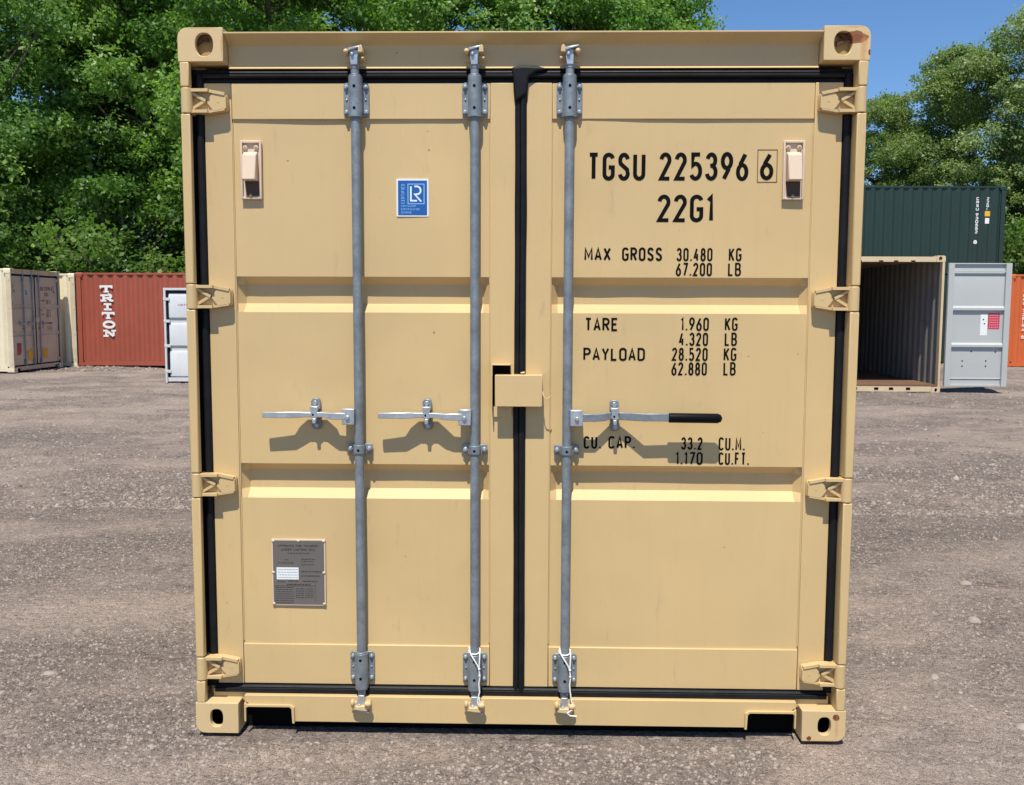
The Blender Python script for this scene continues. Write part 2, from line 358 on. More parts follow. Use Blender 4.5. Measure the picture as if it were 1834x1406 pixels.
def shell(root, m, mc=None, casts=True, floor_mat=None, door_end='plain', roof=True, inner=None):
    mc = mc or m
    # side walls: corrugated sheets
    for sx in (-1, 1):
        pr = corrugation(.13, CL-.13); mb = MB(); vs = []; fs = []
        for (y, d) in pr: vs += [(sx*(CW-.012-d), y, .14), (sx*(CW-.012-d), y, 2.535)]
        fs = [(2*i, 2*i+2, 2*i+3, 2*i+1) for i in range(len(pr)-1)]
        mb.add(vs, fs); mb.build('side_wall', inner or m, root, fix=False, angle=20)
        MB().box(sx*(CW-.066), sx*(CW-.006), .162, CL-.162, 2.53, 2.583).build('top_rail', m, root, .004)
        rl = MB(); rl.prism([(sx*(CW-.008), .035), (sx*(CW-.008), .155), (sx*(CW-.06), .155), (sx*(CW-.06), .147), (sx*(CW-.016), .147), (sx*(CW-.016), .043), (sx*(CW-.05), .043), (sx*(CW-.05), .035)], 'y', .165, CL-.165)
        rl.build('bottom_rail', m, root)
        for yy in (0, 1):
            if yy == 0 and door_end == 'doors': continue
            a, b = (.004, .13) if yy == 0 else (CL-.13, CL-.004)
            MB().box(sx*(CW-.006), sx*(CW-.05), a, b, .118, CH-.118).build('corner_post', m, root, .006)
    if roof:
        pr = corrugation(.1, CL-.1, .21, .012); mb = MB(); vs = []
        for (y, d) in pr: vs += [(-CW+.05, y, 2.578-d), (CW-.05, y, 2.578-d)]
        mb.add(vs, [(2*i, 2*i+1, 2*i+3, 2*i+2) for i in range(len(pr)-1)]); mb.build('roof', m, root, fix=False, angle=20)
    # far end wall
    pr = corrugation(-CW+.05, CW-.05, .25, .045); mb = MB(); vs = []
    for (x, d) in pr: vs += [(x, CL-.02-d, .12), (x, CL-.02-d, 2.55)]
    mb.add(vs, [(2*i, 2*i+2, 2*i+3, 2*i+1) for i in range(len(pr)-1)]); mb.build('end_wall', inner or m, root, fix=False, angle=20)
    mb = MB(); mb.box(-CW+.16, CW-.16, CL-.07, CL-.008, 2.50, 2.585); mb.box(-CW+.16, CW-.16, CL-.07, CL-.008, .02, .13); build_split(mb, 'end_rail', m, root, .004)
    MB().box(-CW+.03, CW-.03, .10, CL-.08, .13, .158).build('floor', floor_mat or m_dark, root)
    mb = MB()
    for i in range(11): mb.box(-CW+.06, CW-.06, .35+i*.52, .41+i*.52, .0, .128)
    build_split(mb, 'cross_member', m_dark, root)
    if casts:
        for sx in (-1, 1):
            for sz in (0, 1):
                for yy in (0, 1):
                    mat = mc
                    if isinstance(mc, dict): mat = mc.get((sx, sz, yy), mc['d'])
                    casting(root, mat, sx, sz, yy)
    if door_end == 'plain':
        pr = corrugation(-CW+.05, CW-.05, .25, .045); mb = MB(); vs = []
        for (x, d) in pr: vs += [(x, .02+d, .12), (x, .02+d, 2.55)]
        mb.add(vs, [(2*i, 2*i+2, 2*i+3, 2*i+1) for i in range(len(pr)-1)]); mb.build('end_wall', m, root, fix=False, angle=20)
        mb = MB(); mb.box(-CW+.16, CW-.16, .008, .07, 2.50, 2.585); mb.box(-CW+.16, CW-.16, .008, .07, .02, .13); build_split(mb, 'end_rail', m, root, .004)
# ------------------------------------------------------------------ the beige container's door end
Z_H = (2.340, 1.643, .948, .248)      # hinge heights
RODS = ((-.594, -1), (-.166, -1), (.173, 1))
YP, YF = .068, .060                  # panel sheet and door frame planes
def panel_y(x, z, s):
    """depth of the slightly buckled door sheet"""
    wv = 0.0048*noise.noise(Vector((x*2.3+s*9, z*2.1, 3.3)))+.0014*noise.noise(Vector((x*7, z*6, 1)))
    return YP+wv*max(0, min(1, min(abs(x-.112*s), abs(x-1.049*s))/.12))
def fr_door(u, v, l): return (u, panel_y(u, v, 1)-.0010-l, v)
def door_end(root):
    # header with its overhanging lip
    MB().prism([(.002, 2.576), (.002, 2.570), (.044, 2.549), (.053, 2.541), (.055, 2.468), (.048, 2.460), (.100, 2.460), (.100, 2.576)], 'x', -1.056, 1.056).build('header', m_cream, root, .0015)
    # sill with the two fork pocket cut-outs
    def sx(s): return [(s*1.042, .137), (s*1.042, .112), (s*1.030, .108), (s*1.026, .098), (s*.868, .098), (s*.860, .090), (s*.856, .036)]
    L = sx(-1); Rr = sx(1)[::-1]
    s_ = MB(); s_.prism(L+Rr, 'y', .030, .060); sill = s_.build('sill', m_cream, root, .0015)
    p = MB()
    for s in (-1, 1):
        p.add([(s*a, y, z) for y in (.018, .0295) for a, z in ((1.040, .112), (1.030, .104), (.866, .104), (.851, .094), (.849, .034), (.857, .034), (.860, .090), (.868, .097), (1.026, .097), (1.034, .092), (1.034, .04), (1.040, .04))],
              [tuple(range(12)), tuple(range(23, 11, -1))]+[(i, (i+1) % 12, (i+1) % 12+12, i+12) for i in range(12)])
    build_split(p, 'fork_pocket_rim', m_cream, sill)
    MB().box(-1.17, 1.17, .062, .10, .106, .150).build('sill_back', m_cream, root)
    MB().box(-1.17, 1.17, .101, .2, -.014, .126).build('underside_shade', m_dark, root)  # added black block, paints the shade below the sill and behind the pockets
    # posts, in lengths between the hinges
    for s in (-1, 1):
        edges = [.118]+sum([[h-.047, h+.047] for h in Z_H[::-1]], [])+[CH-.118]
        mb = MB()
        for a, b in zip(edges[0::2], edges[1::2]):
            mb.box(s*1.181, s*1.214, .0, .028 if s < 0 else .10, a, b)
        post = mb.build('corner_post', m_cream, root, .004)
        back = MB(); back.box(s*(1.200 if s < 0 else 1.186), s*1.211, .02, .13, .12, CH-.12); back.box(s*1.150, s*1.1855, .088, .13, .12, CH-.12); back.build('post_back', m_cream, post)
        gk = MB(); gk.box(s*1.150, s*(1.1995 if s < 0 else 1.1855), .064, .087, .16, 2.46)
        if s < 0: gk.box(-1.199, -1.188, .029, .0635, .16, 2.46)
        gk.tube([(s*1.167, .066, .19), (s*1.167, .066, 2.44)], .0165, 14); gk.build('side_gasket', m_rub, root)
        for hz in Z_H: hinge(root, s, hz)
    # doors
    for s in (-1, 1):
        xa, xb = .112*s, 1.049*s
        fr = MB()
        fr.box(1.0505*s, 1.149*s, YF, .105, .172, 2.412)
        fr.box(.0205*s, .1108*s, YF, .105, .172, 2.412)
        fr.box(xa, xb, YF+.001, .105, 2.284, 2.4115); fr.box(xa, xb, YF+.001, .105, .1725, .328)
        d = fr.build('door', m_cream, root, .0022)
        rows = [(2.286, 0), (1.719, 0), (1.690, 1), (1.620, 1), (1.588, 0), (1.023, 0), (.994, 1), (.925, 1), (.892, 0), (.326, 0)]
        full = []
        for i, (z, k) in enumerate(rows):
            full.append((z, k))
            if i < len(rows)-1 and k == 0 and rows[i+1][1] == 0:
                z2 = rows[i+1][0]; m = 12
                full += [(z+(z2-z)*j/m, 0) for j in range(1, m)]
        cols = [(xa, 0), (xa+s*.026, 1)]+[(xa+s*.026+(xb-xa-s*.052)*j/18, 1) for j in range(1, 18)]+[(xb-s*.026, 1), (xb, 0)]
        mb = MB(); vs = []
        for z, k in full:
            for x, c in cols:
                vs.append((x, panel_y(x, z, s)+(.036 if (k and c) else 0), z))
        nc = len(cols)
        fs = [(i*nc+j, i*nc+j+1, (i+1)*nc+j+1, (i+1)*nc+j) for i in range(len(full)-1) for j in range(nc-1)]
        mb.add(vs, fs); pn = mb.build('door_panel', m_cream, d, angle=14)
        # weld bead along the panel edges
        wb = MB()
        for x in (xa, xb):
            pts = [(x+.0012*noise.noise(Vector((0, z*.01*i, i*.7))), YP-.001, z) for i, z in enumerate(np.linspace(.34, 2.27, 70))]
            wb.tube(pts, .0028, 6)
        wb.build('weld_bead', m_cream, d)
        # small black lettering, only on the right-hand door
        if s == 1: lettering(d)
    # gaskets: top, bottom, centre
    g = MB()
    g.box(-1.150, 1.150, .072, .085, 2.414, 2.4595); g.prism([(.0715, 2.4590), (.060, 2.4590), (.0515, 2.4500), (.0500, 2.4465), (.0545, 2.4445), (.0500, 2.4425), (.0490, 2.4340), (.0530, 2.4290), (.0715, 2.4270)], 'x', -1.150, 1.150)
    g.build('top_gasket', m_rub, root)
    g = MB(); g.box(-1.150, 1.150, .062, .084, .139, .1705); g.prism([(.0615, .1690), (.055, .1680), (.0505, .1620), (.0540, .1590), (.0490, .1560), (.0480, .1450), (.052, .1400), (.0615, .1395)], 'x', -1.160, 1.160)
    g.build('bottom_gasket', m_rub, root)
    g = MB(); vs = []; zz = np.linspace(.146, 2.452, 70); sec = [(-.0215, .070), (-.0210, .056), (-.0150, .050), (-.0045, .0490), (-.0025, .0535), (.0010, .0480), (.0140, .0470), (.0205, .053), (.0212, .070)]
    for z in zz:
        k = 1+.04*math.sin(z*7)+.03*math.sin(z*17)+(.35 if z > 2.40 else 0); dx = .0014*math.sin(z*4.1)-.001
        vs += [(a*k+dx, b+.0008*math.sin(z*11), z) for a, b in sec]
    n_ = len(sec); g.add(vs, [(i*n_+k, i*n_+k+1, (i+1)*n_+k+1, (i+1)*n_+k) for i in range(len(zz)-1) for k in range(n_-1)]+[tuple(range(n_)), tuple((len(zz)-1)*n_+k for k in range(n_))])
    o = g.build('centre_gasket', m_rub, root, angle=50)
    g = MB(); g.add([(x, y, z) for y in (.040, .062) for x, z in ((-.036, 2.463), (.005, 2.469), (.060, 2.466), (.100, 2.457), (.05, 2.444), (.027, 2.428), (.0225, 2.37), (-.0215, 2.34), (-.027, 2.37), (-.030, 2.43))],
        [tuple(range(10)), tuple(range(19, 9, -1))]+[(i, (i+1) % 10, (i+1) % 10+10, i+10) for i in range(10)])
    g.build('gasket_flap', m_rub, o, .009, 4)
    # lock rods with brackets, cams and handles
    for i, (x, dr) in enumerate(RODS): lock_rod(root, x, dr, i)
    lock_box(root)
    for s in (-1, 1): vent(root, (-.981 if s < 0 else .979), 2.103)
    sticker(root); data_plate(root)
def hinge(root, s, hz):
    mb = MB(); mb.tube([(s*1.196, .018, hz-.0445), (s*1.196, .018, hz+.0445)], [.0205, .0205], 20)
    mb.box(s*1.178, s*1.2165, .012, .07, hz-.0445, hz+.0445)
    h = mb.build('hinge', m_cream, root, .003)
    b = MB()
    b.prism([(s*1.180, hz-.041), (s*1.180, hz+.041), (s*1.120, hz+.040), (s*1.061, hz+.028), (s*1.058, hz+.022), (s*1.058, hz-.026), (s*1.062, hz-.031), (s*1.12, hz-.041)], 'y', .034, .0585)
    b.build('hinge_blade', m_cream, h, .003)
    r = MB()
    def rib(p, q, wd, y0=.012, y1=.034):
        p, q = Vector(p), Vector(q); t = (q-p).normalized(); n = Vector((-t.y, t.x))*wd/2
        r.prism([(p+n)[:], (q+n)[:], (q-n)[:], (p-n)[:]], 'y', y0, y1)
    rib((s*1.184, hz+.037), (s*1.118, hz+.037), .011, .008); rib((s*1.121, hz+.0372), (s*1.062, hz+.0255), .011, .020)
    rib((s*1.184, hz-.036), (s*1.122, hz-.036), .011); rib((s*1.125, hz-.0365), (s*1.064, hz-.0265), .009, .024)
    rib((s*1.182, hz+.030), (s*1.130, hz+.001), .010, .017); rib((s*1.182, hz-.028), (s*1.130, hz+.003), .010, .019)
    pl = [(1.0585, -.024), (1.0585, .020), (1.104, .0315), (1.125, .006), (1.125, -.006), (1.104, -.033)]
    r.prism([(s*a, hz+b) for a, b in pl], 'y', .0235, .0345)
    r.box(s*1.084, s*1.090, .0225, .0234, hz-.004, hz+.002)
    r.build('hinge_rib', m_cream, h, .002)
def guide(x, rod, z0, z1, up):
    """bearing bracket bolted to the door round the rod"""
    mb = MB(); mb.prism([(x-.046, z0+.008), (x-.038, z0), (x+.038, z0), (x+.046, z0+.008), (x+.046, z1-.008), (x+.038, z1), (x-.038, z1), (x-.046, z1-.008)], 'y', .0525, .0590)
    a, b = (z0-.006, z1+.018) if up else (z0-.020, z1+.002)
    mb.tube([(x, .033, a), (x, .033, b)], .0245, 24); mb.box(x-.0245, x+.0245, .036, .0525, a+.002, b-.002)
    mb.tube([(x, .033, b+.0005), (x, .033, b+.005)], .0215, 24); mb.tube([(x, .033, a-.005), (x, .033, a-.0005)], .0215, 24)
    g = mb.build('guide_bracket', m_galv, rod, .002)
    bt = MB()
    for sx in (-1, 1):
        for z in (z0+.016, z1-.016):
            bt.tube([(x+sx*.0355, .0523, z), (x+sx*.0355, .046, z)], .0085, 6); bt.tube([(x+sx*.0355, .046, z), (x+sx*.0355, .041, z)], .0048, 10)
        bt.ball((x+sx*.0345, .052, (z0+z1)/2), .004, 5)
    build_split(bt, 'bolt', m_bolt, rod, .0008)
    dk = MB()
    for z in (z0+.025, z1-.02): dk.tube([(x, .0095, z), (x, .0075, z)], .0052, 12)
    build_split(dk, 'bracket_hole', m_dark, rod)
def lock_rod(root, x, dr, idx):
    mb = MB(); mb.tube([(x, .033, .205), (x, .033, 2.395)], .0165, 28); mb.tube([(x, .033, .150), (x, .033, .206)], .0150, 20); mb.tube([(x, .033, 2.394), (x, .033, 2.462)], .0150, 20)
    mb.tube([(x, .033, 2.455), (x, .033, 2.470)], [.0165, .0165], 20)
    rod = mb.build('lock_rod', m_galv, root)
    guide(x, rod, 2.290, 2.411, True); guide(x, rod, .190, .306, False)
    # mid clamp
    mb = MB(); mb.box(x-.046, x+.046, .052, .059, 1.066, 1.102); mb.tube([(x, .033, 1.068), (x, .033, 1.100)], .0210, 20); mb.box(x-.021, x+.021, .034, .052, 1.069, 1.099)
    mb.build('clamp', m_galv, rod, .0015)
    bt = MB()
    for sx in (-1, 1): bt.tube([(x+sx*.035, .0518, 1.084), (x+sx*.035, .043, 1.084)], .0095, 6); bt.tube([(x+sx*.035, .043, 1.084), (x+sx*.035, .035, 1.084)], .0055, 10)
    build_split(bt, 'bolt', m_bolt, rod, .0008)
    dk = MB(); dk.tube([(x, .0130, 1.082), (x, .0112, 1.082)], .0048, 12); dk.build('clamp_hole', m_dark, rod)
    # cams at both ends and the cream keepers they hook into
    for zc, u in ((2.505, 1), (.108, -1)):
        c = MB(); c.prism([(x-.012, zc-u*.04), (x+.012, zc-u*.04), (x+.013, zc-u*.008), (x+dr*-.004+.016, zc+u*.010), (x-.014, zc+u*.018), (x-.017, zc-u*.002)], 'y', .014, .044)
        c.prism([(x-.022, zc+u*.016), (x+.030, zc+u*.026), (x+.032, zc+u*.021), (x-.018, zc+u*.006)], 'y', .004, .040)
        c.tube([(x-.006, .013, zc-u*.004), (x-.006, .006, zc-u*.004)], .006, 10)
        c.build('cam', m_bright, rod, .002)
        k = MB(); yk = .0545 if u == 1 else .029
        sgn = 1 if dr < 0 else -1
        k.prism([(x+sgn*.016, zc+.000), (x+sgn*.034, zc+.000), (x+sgn*.032, zc+.018), (x+sgn*.026, zc+.027), (x+sgn*.018, zc+.020)], 'y', .000, yk)
        k.ball((x-sgn*.027, .006, zc+.004), .0095, 8); k.tube([(x-sgn*.027, .006, zc+.004), (x-sgn*.027, yk, zc+.004)], .0075, 10)
        k.ball((x+sgn*.032, .012, zc-u*.018), .0055, 6); k.tube([(x+sgn*.032, .012, zc-u*.018), (x+sgn*.032, yk, zc-u*.018)], .0045, 8)
        k.box(x-.038, x+.038, yk-.006, yk, zc-.024, zc+.014)
        if u < 0: k.prism([(x-.036, zc+.004), (x-.026, zc-.010), (x+.024, zc-.016), (x+.036, zc-.002), (x+.034, zc+.012), (x+.020, zc+.004), (x-.02, zc+.002), (x-.030, zc+.016)], 'y', .000, yk-.0065); k.ball((x+.028, -.002, zc+.014), .0125, 8, (1.1, .8, .9)); k.ball((x-.029, .0, zc+.018), .010, 8, (.8, 1, 1.4))
        k.build('keeper', m_cast_plain, rod, .0025)
    # handle hub, handle, catch
    hb = MB(); hx0, hx1 = (x+dr*.012, x+dr*.058); hb.box(hx0, hx1, .004, .040, 1.178, 1.236)
    hb.tube([(x+dr*.036, .0035, 1.205), (x+dr*.036, -.004, 1.205)], .0075, 12); hb.build('handle_hub', m_bright, rod, .002)
    ln = {0: .350, 1: .352, 2: .560}[idx]; cx = {0: .163, 1: .177, 2: .175}[idx]
    P = [(.045, .012), (.085, .013), (cx-.065, .022), (cx-.034, .034), (cx+.034, .034), (cx+.062, .024), (cx+.088, .012)]
    if idx == 2: P = [(.045, .012), (.10, .013), (cx-.040, .030), (cx-.022, .037), (cx+.022, .037), (cx+.06, .022), (cx+.105, .002)]
    P.append((ln if idx < 2 else .375, .007 if idx < 2 else .003))
    z = 1.2085; hp = [(x+dr*a, b, z+(.004 if i > 2 else 0)) for i, (a, b) in enumerate(P)]
    hm = MB(); hm.bar(hp, .0065 if idx == 2 else [.009, .010, .015, .018, .018, .015, .010, .0085], [.0125, .0125, .011, .009, .009, .011, .0115, .0100] if idx < 2 else .0140)
    h = hm.build('handle', m_bright if idx < 2 else m_galv, rod, .002)
    if idx == 2:
        gp = MB(); gp.tube([(x+dr*.368, .001, z+.003), (x+dr*.370, .001, z+.003), (x+dr*.545, .0, z+.002), (x+dr*.556, .0, z+.002), (x+dr*.561, 0, z+.002)], [.016, .0178, .0178, .013, .004], 16)
        gp.build('handle_grip', m_grip, rod)
    c = x+dr*cx; cm = MB(); zz = 1.214
    cm.prism([(c-.0165, zz+.016), (c+.0165, zz+.016), (c+.0165, zz+.046), (c+.010, zz+.056), (c-.010, zz+.056), (c-.0165, zz+.046)], 'y', .046, .0655)
    cm.ball((c+.002, .058, zz-.040), .0205, 10, (1, .35, 1))
    cm.box(c-.008, c+.010, .0505, .065, zz-.052, zz+.02)
    ct = cm.build('catch_plate', m_galv, rod, .002)
    tp = MB(); tp.prism([(c-.0155, zz+.030), (c+.0155, zz+.030), (c+.0125, zz+.006), (c+.016, zz-.010), (c+.0, zz-.020), (c-.016, zz-.006), (c-.0125, zz+.006)], 'y', .014, .0255)
    tp.prism([(c-.007, zz-.014), (c+.008, zz-.014), (c+.007, zz-.034), (c-.006, zz-.034)], 'y', .012, .030)
    tp.box(c-.0155, c+.0155, .0255, .0460, zz+.017, zz+.030)
    tp.build('catch_latch', m_bright, rod, .003)
    bt = MB(); bt.tube([(c-.001, .046, zz+.040), (c-.001, .038, zz+.040)], .0095, 6); bt.tube([(c+.003, .052, zz-.044), (c+.003, .044, zz-.044)], .0085, 10)
    build_split(bt, 'bolt', m_bolt, rod, .001)
    dk = MB(); dk.tube([(c-.003, .0138, zz-.001), (c-.003, .0130, zz-.001)], .004, 10); dk.build('latch_slot', m_dark, rod)
def lock_box(root):
    mb = MB(); x0, x1, z0, z1, y0 = -.090, .082, 1.249, 1.364, -.004
    t = .004
    mb.box(x0, x1, y0, y0+t, z0, z1); mb.box(x0, x1, y0+t, .0595, z1-t, z1); mb.box(x1-t, x1, y0+t, .0595, z0, z1-t)
    b = mb.build('lock_box', m_cream, root, .0018)
    br = MB(); br.box(-.104, -.100, .012, .0595, 1.243, 1.400); br.box(-.104, -.034, .012, .0595, 1.398, 1.402); br.box(-.0995, -.03, .050, .0595, 1.205, 1.243)
    br.build('lock_box_bracket', m_cream, b, .001)
    dk = MB(); dk.box(-.0995, -.036, .054, .0592, 1.246, 1.396); dk.build('lock_box_inside', m_dark, b)
    wr = MB(); P = [(.083, .01, 1.305), (.086, .0, 1.290), (.092, -.002, 1.280), (.104, -.002, 1.279), (.110, .002, 1.288)]
    wr.tube(P, .0018, 8); wr.tube([(.012, .02, 1.366), (.016, .01, 1.374), (.004, .012, 1.371)], .003, 8); wr.build('wire_hook', m_cast_plain, b)
def vent(root, x, zc):
    hz, hx = .105, .038
    mb = MB()
    O = [(-hx, -hz), (hx, -hz), (hx, hz), (-hx, hz)]
    # frame
    mb.box(x-hx, x+hx, .0605, .0665, zc-hz, zc+hz)
    fr = mb.build('vent', m_vent, root, .003)
    r = MB()
    for a, b, c, d in ((-hx, -hx+.007, -hz, hz), (hx-.007, hx, -hz, hz), (-hx+.0072, hx-.0072, hz-.010, hz), (-hx+.0072, hx-.0072, -hz, -hz+.008)):
        r.box(x+a, x+b, .050, .0604, zc+c, zc+d)
    r.build('vent_rim', m_vent, fr, .002)
    c = MB(); a0, a1 = x-.026, x+.024
    c.prism([(.0600, zc+.066), (.032, zc+.052), (.018, zc-.036), (.020, zc-.040), (.0600, zc-.040)], 'x', a0, a1)
    c.build('vent_cover', m_vent, fr, .003)
    d = MB(); d.prism([(x-.026, zc-.0405), (x+.026, zc-.0405), (x+.026, zc-.092), (x-.018, zc-.092)], 'y', .0585, .0603); d.build('vent_opening', paint('vent shade', (.09, .06, .045), .8, 0, 0, 0), fr)
    s = MB()
    for q in (-.021, .019): s.tube([(x+q, .0604, zc+.080), (x+q, .054, zc+.080)], .0085, 14)
    build_split(s, 'screw', m_vent, fr, .001)
    s2 = MB()
    for q in (-.021, .019): s2.tube([(x+q, .0539, zc+.078), (x+q, .0525, zc+.078)], .0055, 10)
    s2.tube([(x-.002, .056, zc-.090), (x-.002, .046, zc-.092)], .0055, 10)
    build_split(s2, 'screw_hole', m_holes, fr)
def px_word(mb, txt, x0, x1, yt, yb, sw, frame=fr_door, Y=YP):
    a = at(x0, yt, Y); b = at(x1, yb, Y); a2 = at(x0, yb, Y)
    word(mb, txt, (a.x+a2.x)/2, (b.x+at(x1, yt, Y).x)/2, a.z, b.z, sw, frame)
def lettering(parent):
    mb = MB(); W1 = .0142
    for t, x0, x1, y0, y1 in (('TGSU', 1052.4, 1156, 273.5, 323.5), ('225396', 1180.6, 1340.5, 273, 323.5), ('6', 1361, 1385, 273.5, 322), ('22G1', 1177, 1279, 348.5, 398)):
        mb = MB(); px_word(mb, t, x0, x1, y0, y1, W1); mb.build('number_lettering', m_ink, parent, smooth=False)
    mb = MB(); a, b = at(1357.5, 268.5, YP), at(1390.5, 326.5, YP)
    mb.strip([(a.x, a.z), (b.x, a.z), (b.x, b.z), (a.x, b.z)], .0028, fr_door, True); mb.build('check_digit_frame', m_ink2, parent, smooth=False)
    mb = MB(); W2 = .0076
    for t, x0, x1, y0, y1 in (('MAX', 1046.5, 1094, 443, 467), ('GROSS', 1114, 1186, 443, 467.5), ('30.480', 1211.5, 1276, 444, 468), ('KG', 1305, 1328, 444, 468),
        ('67.200', 1210, 1275, 470.5, 494.5), ('LB', 1303.5, 1327, 470.5, 494.5), ('TARE', 1047.5, 1107, 569, 593), ('1.960', 1219, 1269.5, 568.5, 592.5), ('KG', 1298, 1321, 568.5, 592.5),
        ('4.320', 1216, 1268, 595.5, 619.5), ('LB', 1297.7, 1320, 595.5, 619.5), ('PAYLOAD', 1044.7, 1155.3, 622.5, 646.5), ('28.520', 1203.3, 1267.4, 622.5, 646.5), ('KG', 1296, 1319, 622.5, 646.5),
        ('62.880', 1202.4, 1266, 648.5, 672.5), ('LB', 1295.5, 1318, 648.5, 672.5), ('CU.', 1045.3, 1077, 781, 804), ('CAP.', 1089.6, 1138, 781, 804), ('33.2', 1220, 1258.4, 783, 806),
        ('CU.M.', 1287, 1334.3, 783, 807), ('1.170', 1210, 1258.4, 809.5, 832.5), ('CU.FT.', 1287, 1342, 810, 833)):
        mb = MB(); px_word(mb, t, x0, x1, y0, y1, W2 if t in ('MAX', 'GROSS', 'TARE', 'PAYLOAD', 'CU.', 'CAP.') else .0066)
        mb.build('weight_lettering', m_ink, parent, smooth=False)
def sticker(root):
    a, b = at(710, 320.5, YP), at(768, 388, YP); x0, x1, z0, z1 = a.x, b.x, b.z, a.z
    Y = min(panel_y(x, z, -1) for x in (x0, x1, (x0+x1)/2) for z in (z0, z1, (z0+z1)/2))+.0012
    w_ = x1-x0; h = z1-z0
    mb = MB(); mb.box(x0, x1, Y-.0030, Y+.001, z0, z1); st = mb.build('sticker', m_white, root, label='small blue certification sticker with a white border')
    MB().box(x0+.05*w_, x1-.05*w_, Y-.0040, Y-.0031, z0+.04*h, z1-.045*h).build('sticker_field', m_blue, st)
    fr = lambda u, v, l: (x0+u*w_, Y-.0043-l, z0+v*h)
    mb = MB()
    def line(pts, wd, cl=False):
        mb.k += 1
        sc = lambda u, v, l: (x0+u, Y-.0044-l, z0+v)
        mb.strip([(p[0]*w_, p[1]*h) for p in pts], wd, sc, cl, mb.k*.00003)
    line([(.36, .86), (.86, .86), (.86, .34), (.36, .34)], .0035, True); mb.build('sticker_frame', m_lblue, st, smooth=False)
    mb = MB(); line([(.45, .80), (.45, .42), (.64, .42)], .006); line([(.56, .80), (.66, .80), (.735, .76), (.755, .69), (.735, .63), (.68, .595), (.57, .59), (.77, .40)], .006)
    mb.build('sticker_monogram', m_wblue, st, smooth=False)
    mb = MB()
    fv = lambda u, v, l: (x0+.26*w_-v, Y-.0044-l, z0+.34*h+u)
    word(mb, 'CERTIFIED', 0, .52*h, .013, 0, .0020, fv, .002)
    fh = lambda u, v, l: (x0+u, Y-.0044-l, z0+v)
    word(mb, 'CONTAINER', .14*w_, .60*w_, .305*h, .25*h, .0014, fh, .0014); word(mb, 'CERTIFICATION', .14*w_, .72*w_, .22*h, .165*h, .0014, fh, .0014); word(mb, 'SCHEME', .14*w_, .47*w_, .135*h, .08*h, .0014, fh, .0014)
    mb.build('sticker_print', m_lblue, st, smooth=False)
def data_plate(root):
    a, b = at(486, 965, YF), at(584, 1085, YF); x0, x1, z0, z1 = a.x, b.x, b.z, a.z; Y = YP; w_, h = x1-x0, z1-z0
    pl = MB().box(x0, x1, Y-.008, Y-.003, z0, z1).build('data_plate', m_vent, root, .001)
    MB().box(x0+.005, x1-.005, Y-.0095, Y-.0081, z0+.006, z1-.006).build('plate_face', m_plate, pl)
    rv = MB()
    for u, v in ((.03, .97), (.5, .975), (.97, .97), (.03, .5), (.97, .5), (.03, .03), (.97, .03)): rv.ball((x0+u*w_, Y-.0095, z0+v*h), .0048, 6, (1.2, .5, 1))
    build_split(rv, 'rivet', m_vent, pl)
    lb = MB().box(x0+.09*w_, x0+.50*w_, Y-.0108, Y-.0096, z0+.395*h, z0+.575*h).build('paper_label', m_white, pl)
    fh = lambda u, v, l: (x0+u*w_, Y-.0099-l, z0+v*h)
    fm = lambda u, v, l: (x0+u, Y-.0099-l, z0+v)
    mb = MB()
    for t, u0, u1, v in (('APPROVED', .12, .42, .885), ('FOR', .46, .56, .885), ('TRANSPORT', .60, .88, .885), ('UNDER', .18, .38, .83), ('CUSTOMS', .41, .66, .83), ('SEAL', .69, .82, .83)):
        word(mb, t, u0*w_, u1*w_, (v+.03)*h, v*h, .0016, fm, .0016)
    rnd = random.Random(3)
    def dashes(u0, u1, v, wd=.0028):
        u = u0
        while u < u1:
            l = rnd.uniform(.02, .07); mb.k += 1; mb.strip([(u*w_, v*h), (min(u+l, u1)*w_, v*h)], wd, fm, False, (mb.k % 5)*.00008); u += l+.012
    dashes(.3, .72, .79); dashes(.12, .42, .645); dashes(.25, .32, .69); dashes(.55, .82, .70); dashes(.55, .8, .665); dashes(.55, .78, .62)
    dashes(.55, .92, .515, .004); dashes(.55, .9, .45, .004); dashes(.1, .25, .36); dashes(.3, .5, .37); dashes(.58, .85, .37, .004); dashes(.28, .72, .32, .004)
    for k in range(8): dashes(.06, .40, .275-.033*k)
    for k in range(5): dashes(.44, .60, .255-.033*k); dashes(.62, .78, .255-.033*k)
    mb.k += 1; mb.strip([(.81*w_, .36*h), (.81*w_, .05*h)], .0012, fm); mb.strip([(.05*w_, .30*h), (.80*w_, .30*h)], .0012, fm, False, .0005)
    mb.build('plate_print', m_platem, pl, smooth=False)
    mb = MB(); fl = lambda u, v, l: (x0+u, Y-.0112-l, z0+v)
    for k in range(4):
        u = .115
        while u < .47:
            l = rnd.uniform(.02, .05); mb.strip([(u*w_, (.545-.04*k)*h), (min(u+l, .485)*w_, (.545-.04*k)*h)], .0022, fl); u += l+.01
    mb.build('label_print', paint('label ink', (.22, .3, .4), .6, 0, 0, 0), pl, smooth=False)

main = empty('shipping_container', (0, 0, 0), label='large sand beige container with closed doors, grey lock rods and black lettering, filling the foreground', cat='container', group='beige shipping containers')
m_wallcream = paint('cream wall paint', (.80, .71, .50), .5, .2, 0, .1, streak=.2)
m_sidecream = paint('cream side paint', CREAM, .45, .16, 0, .1, streak=.2, chips=.3)
shell(main, m_sidecream, mc={'d': m_cast_plain, (1, 1, 0): m_cast_tr, (1, 0, 0): m_cast_br, (-1, 1, 0): m_cast_tl}, door_end='doors')
door_end(main)
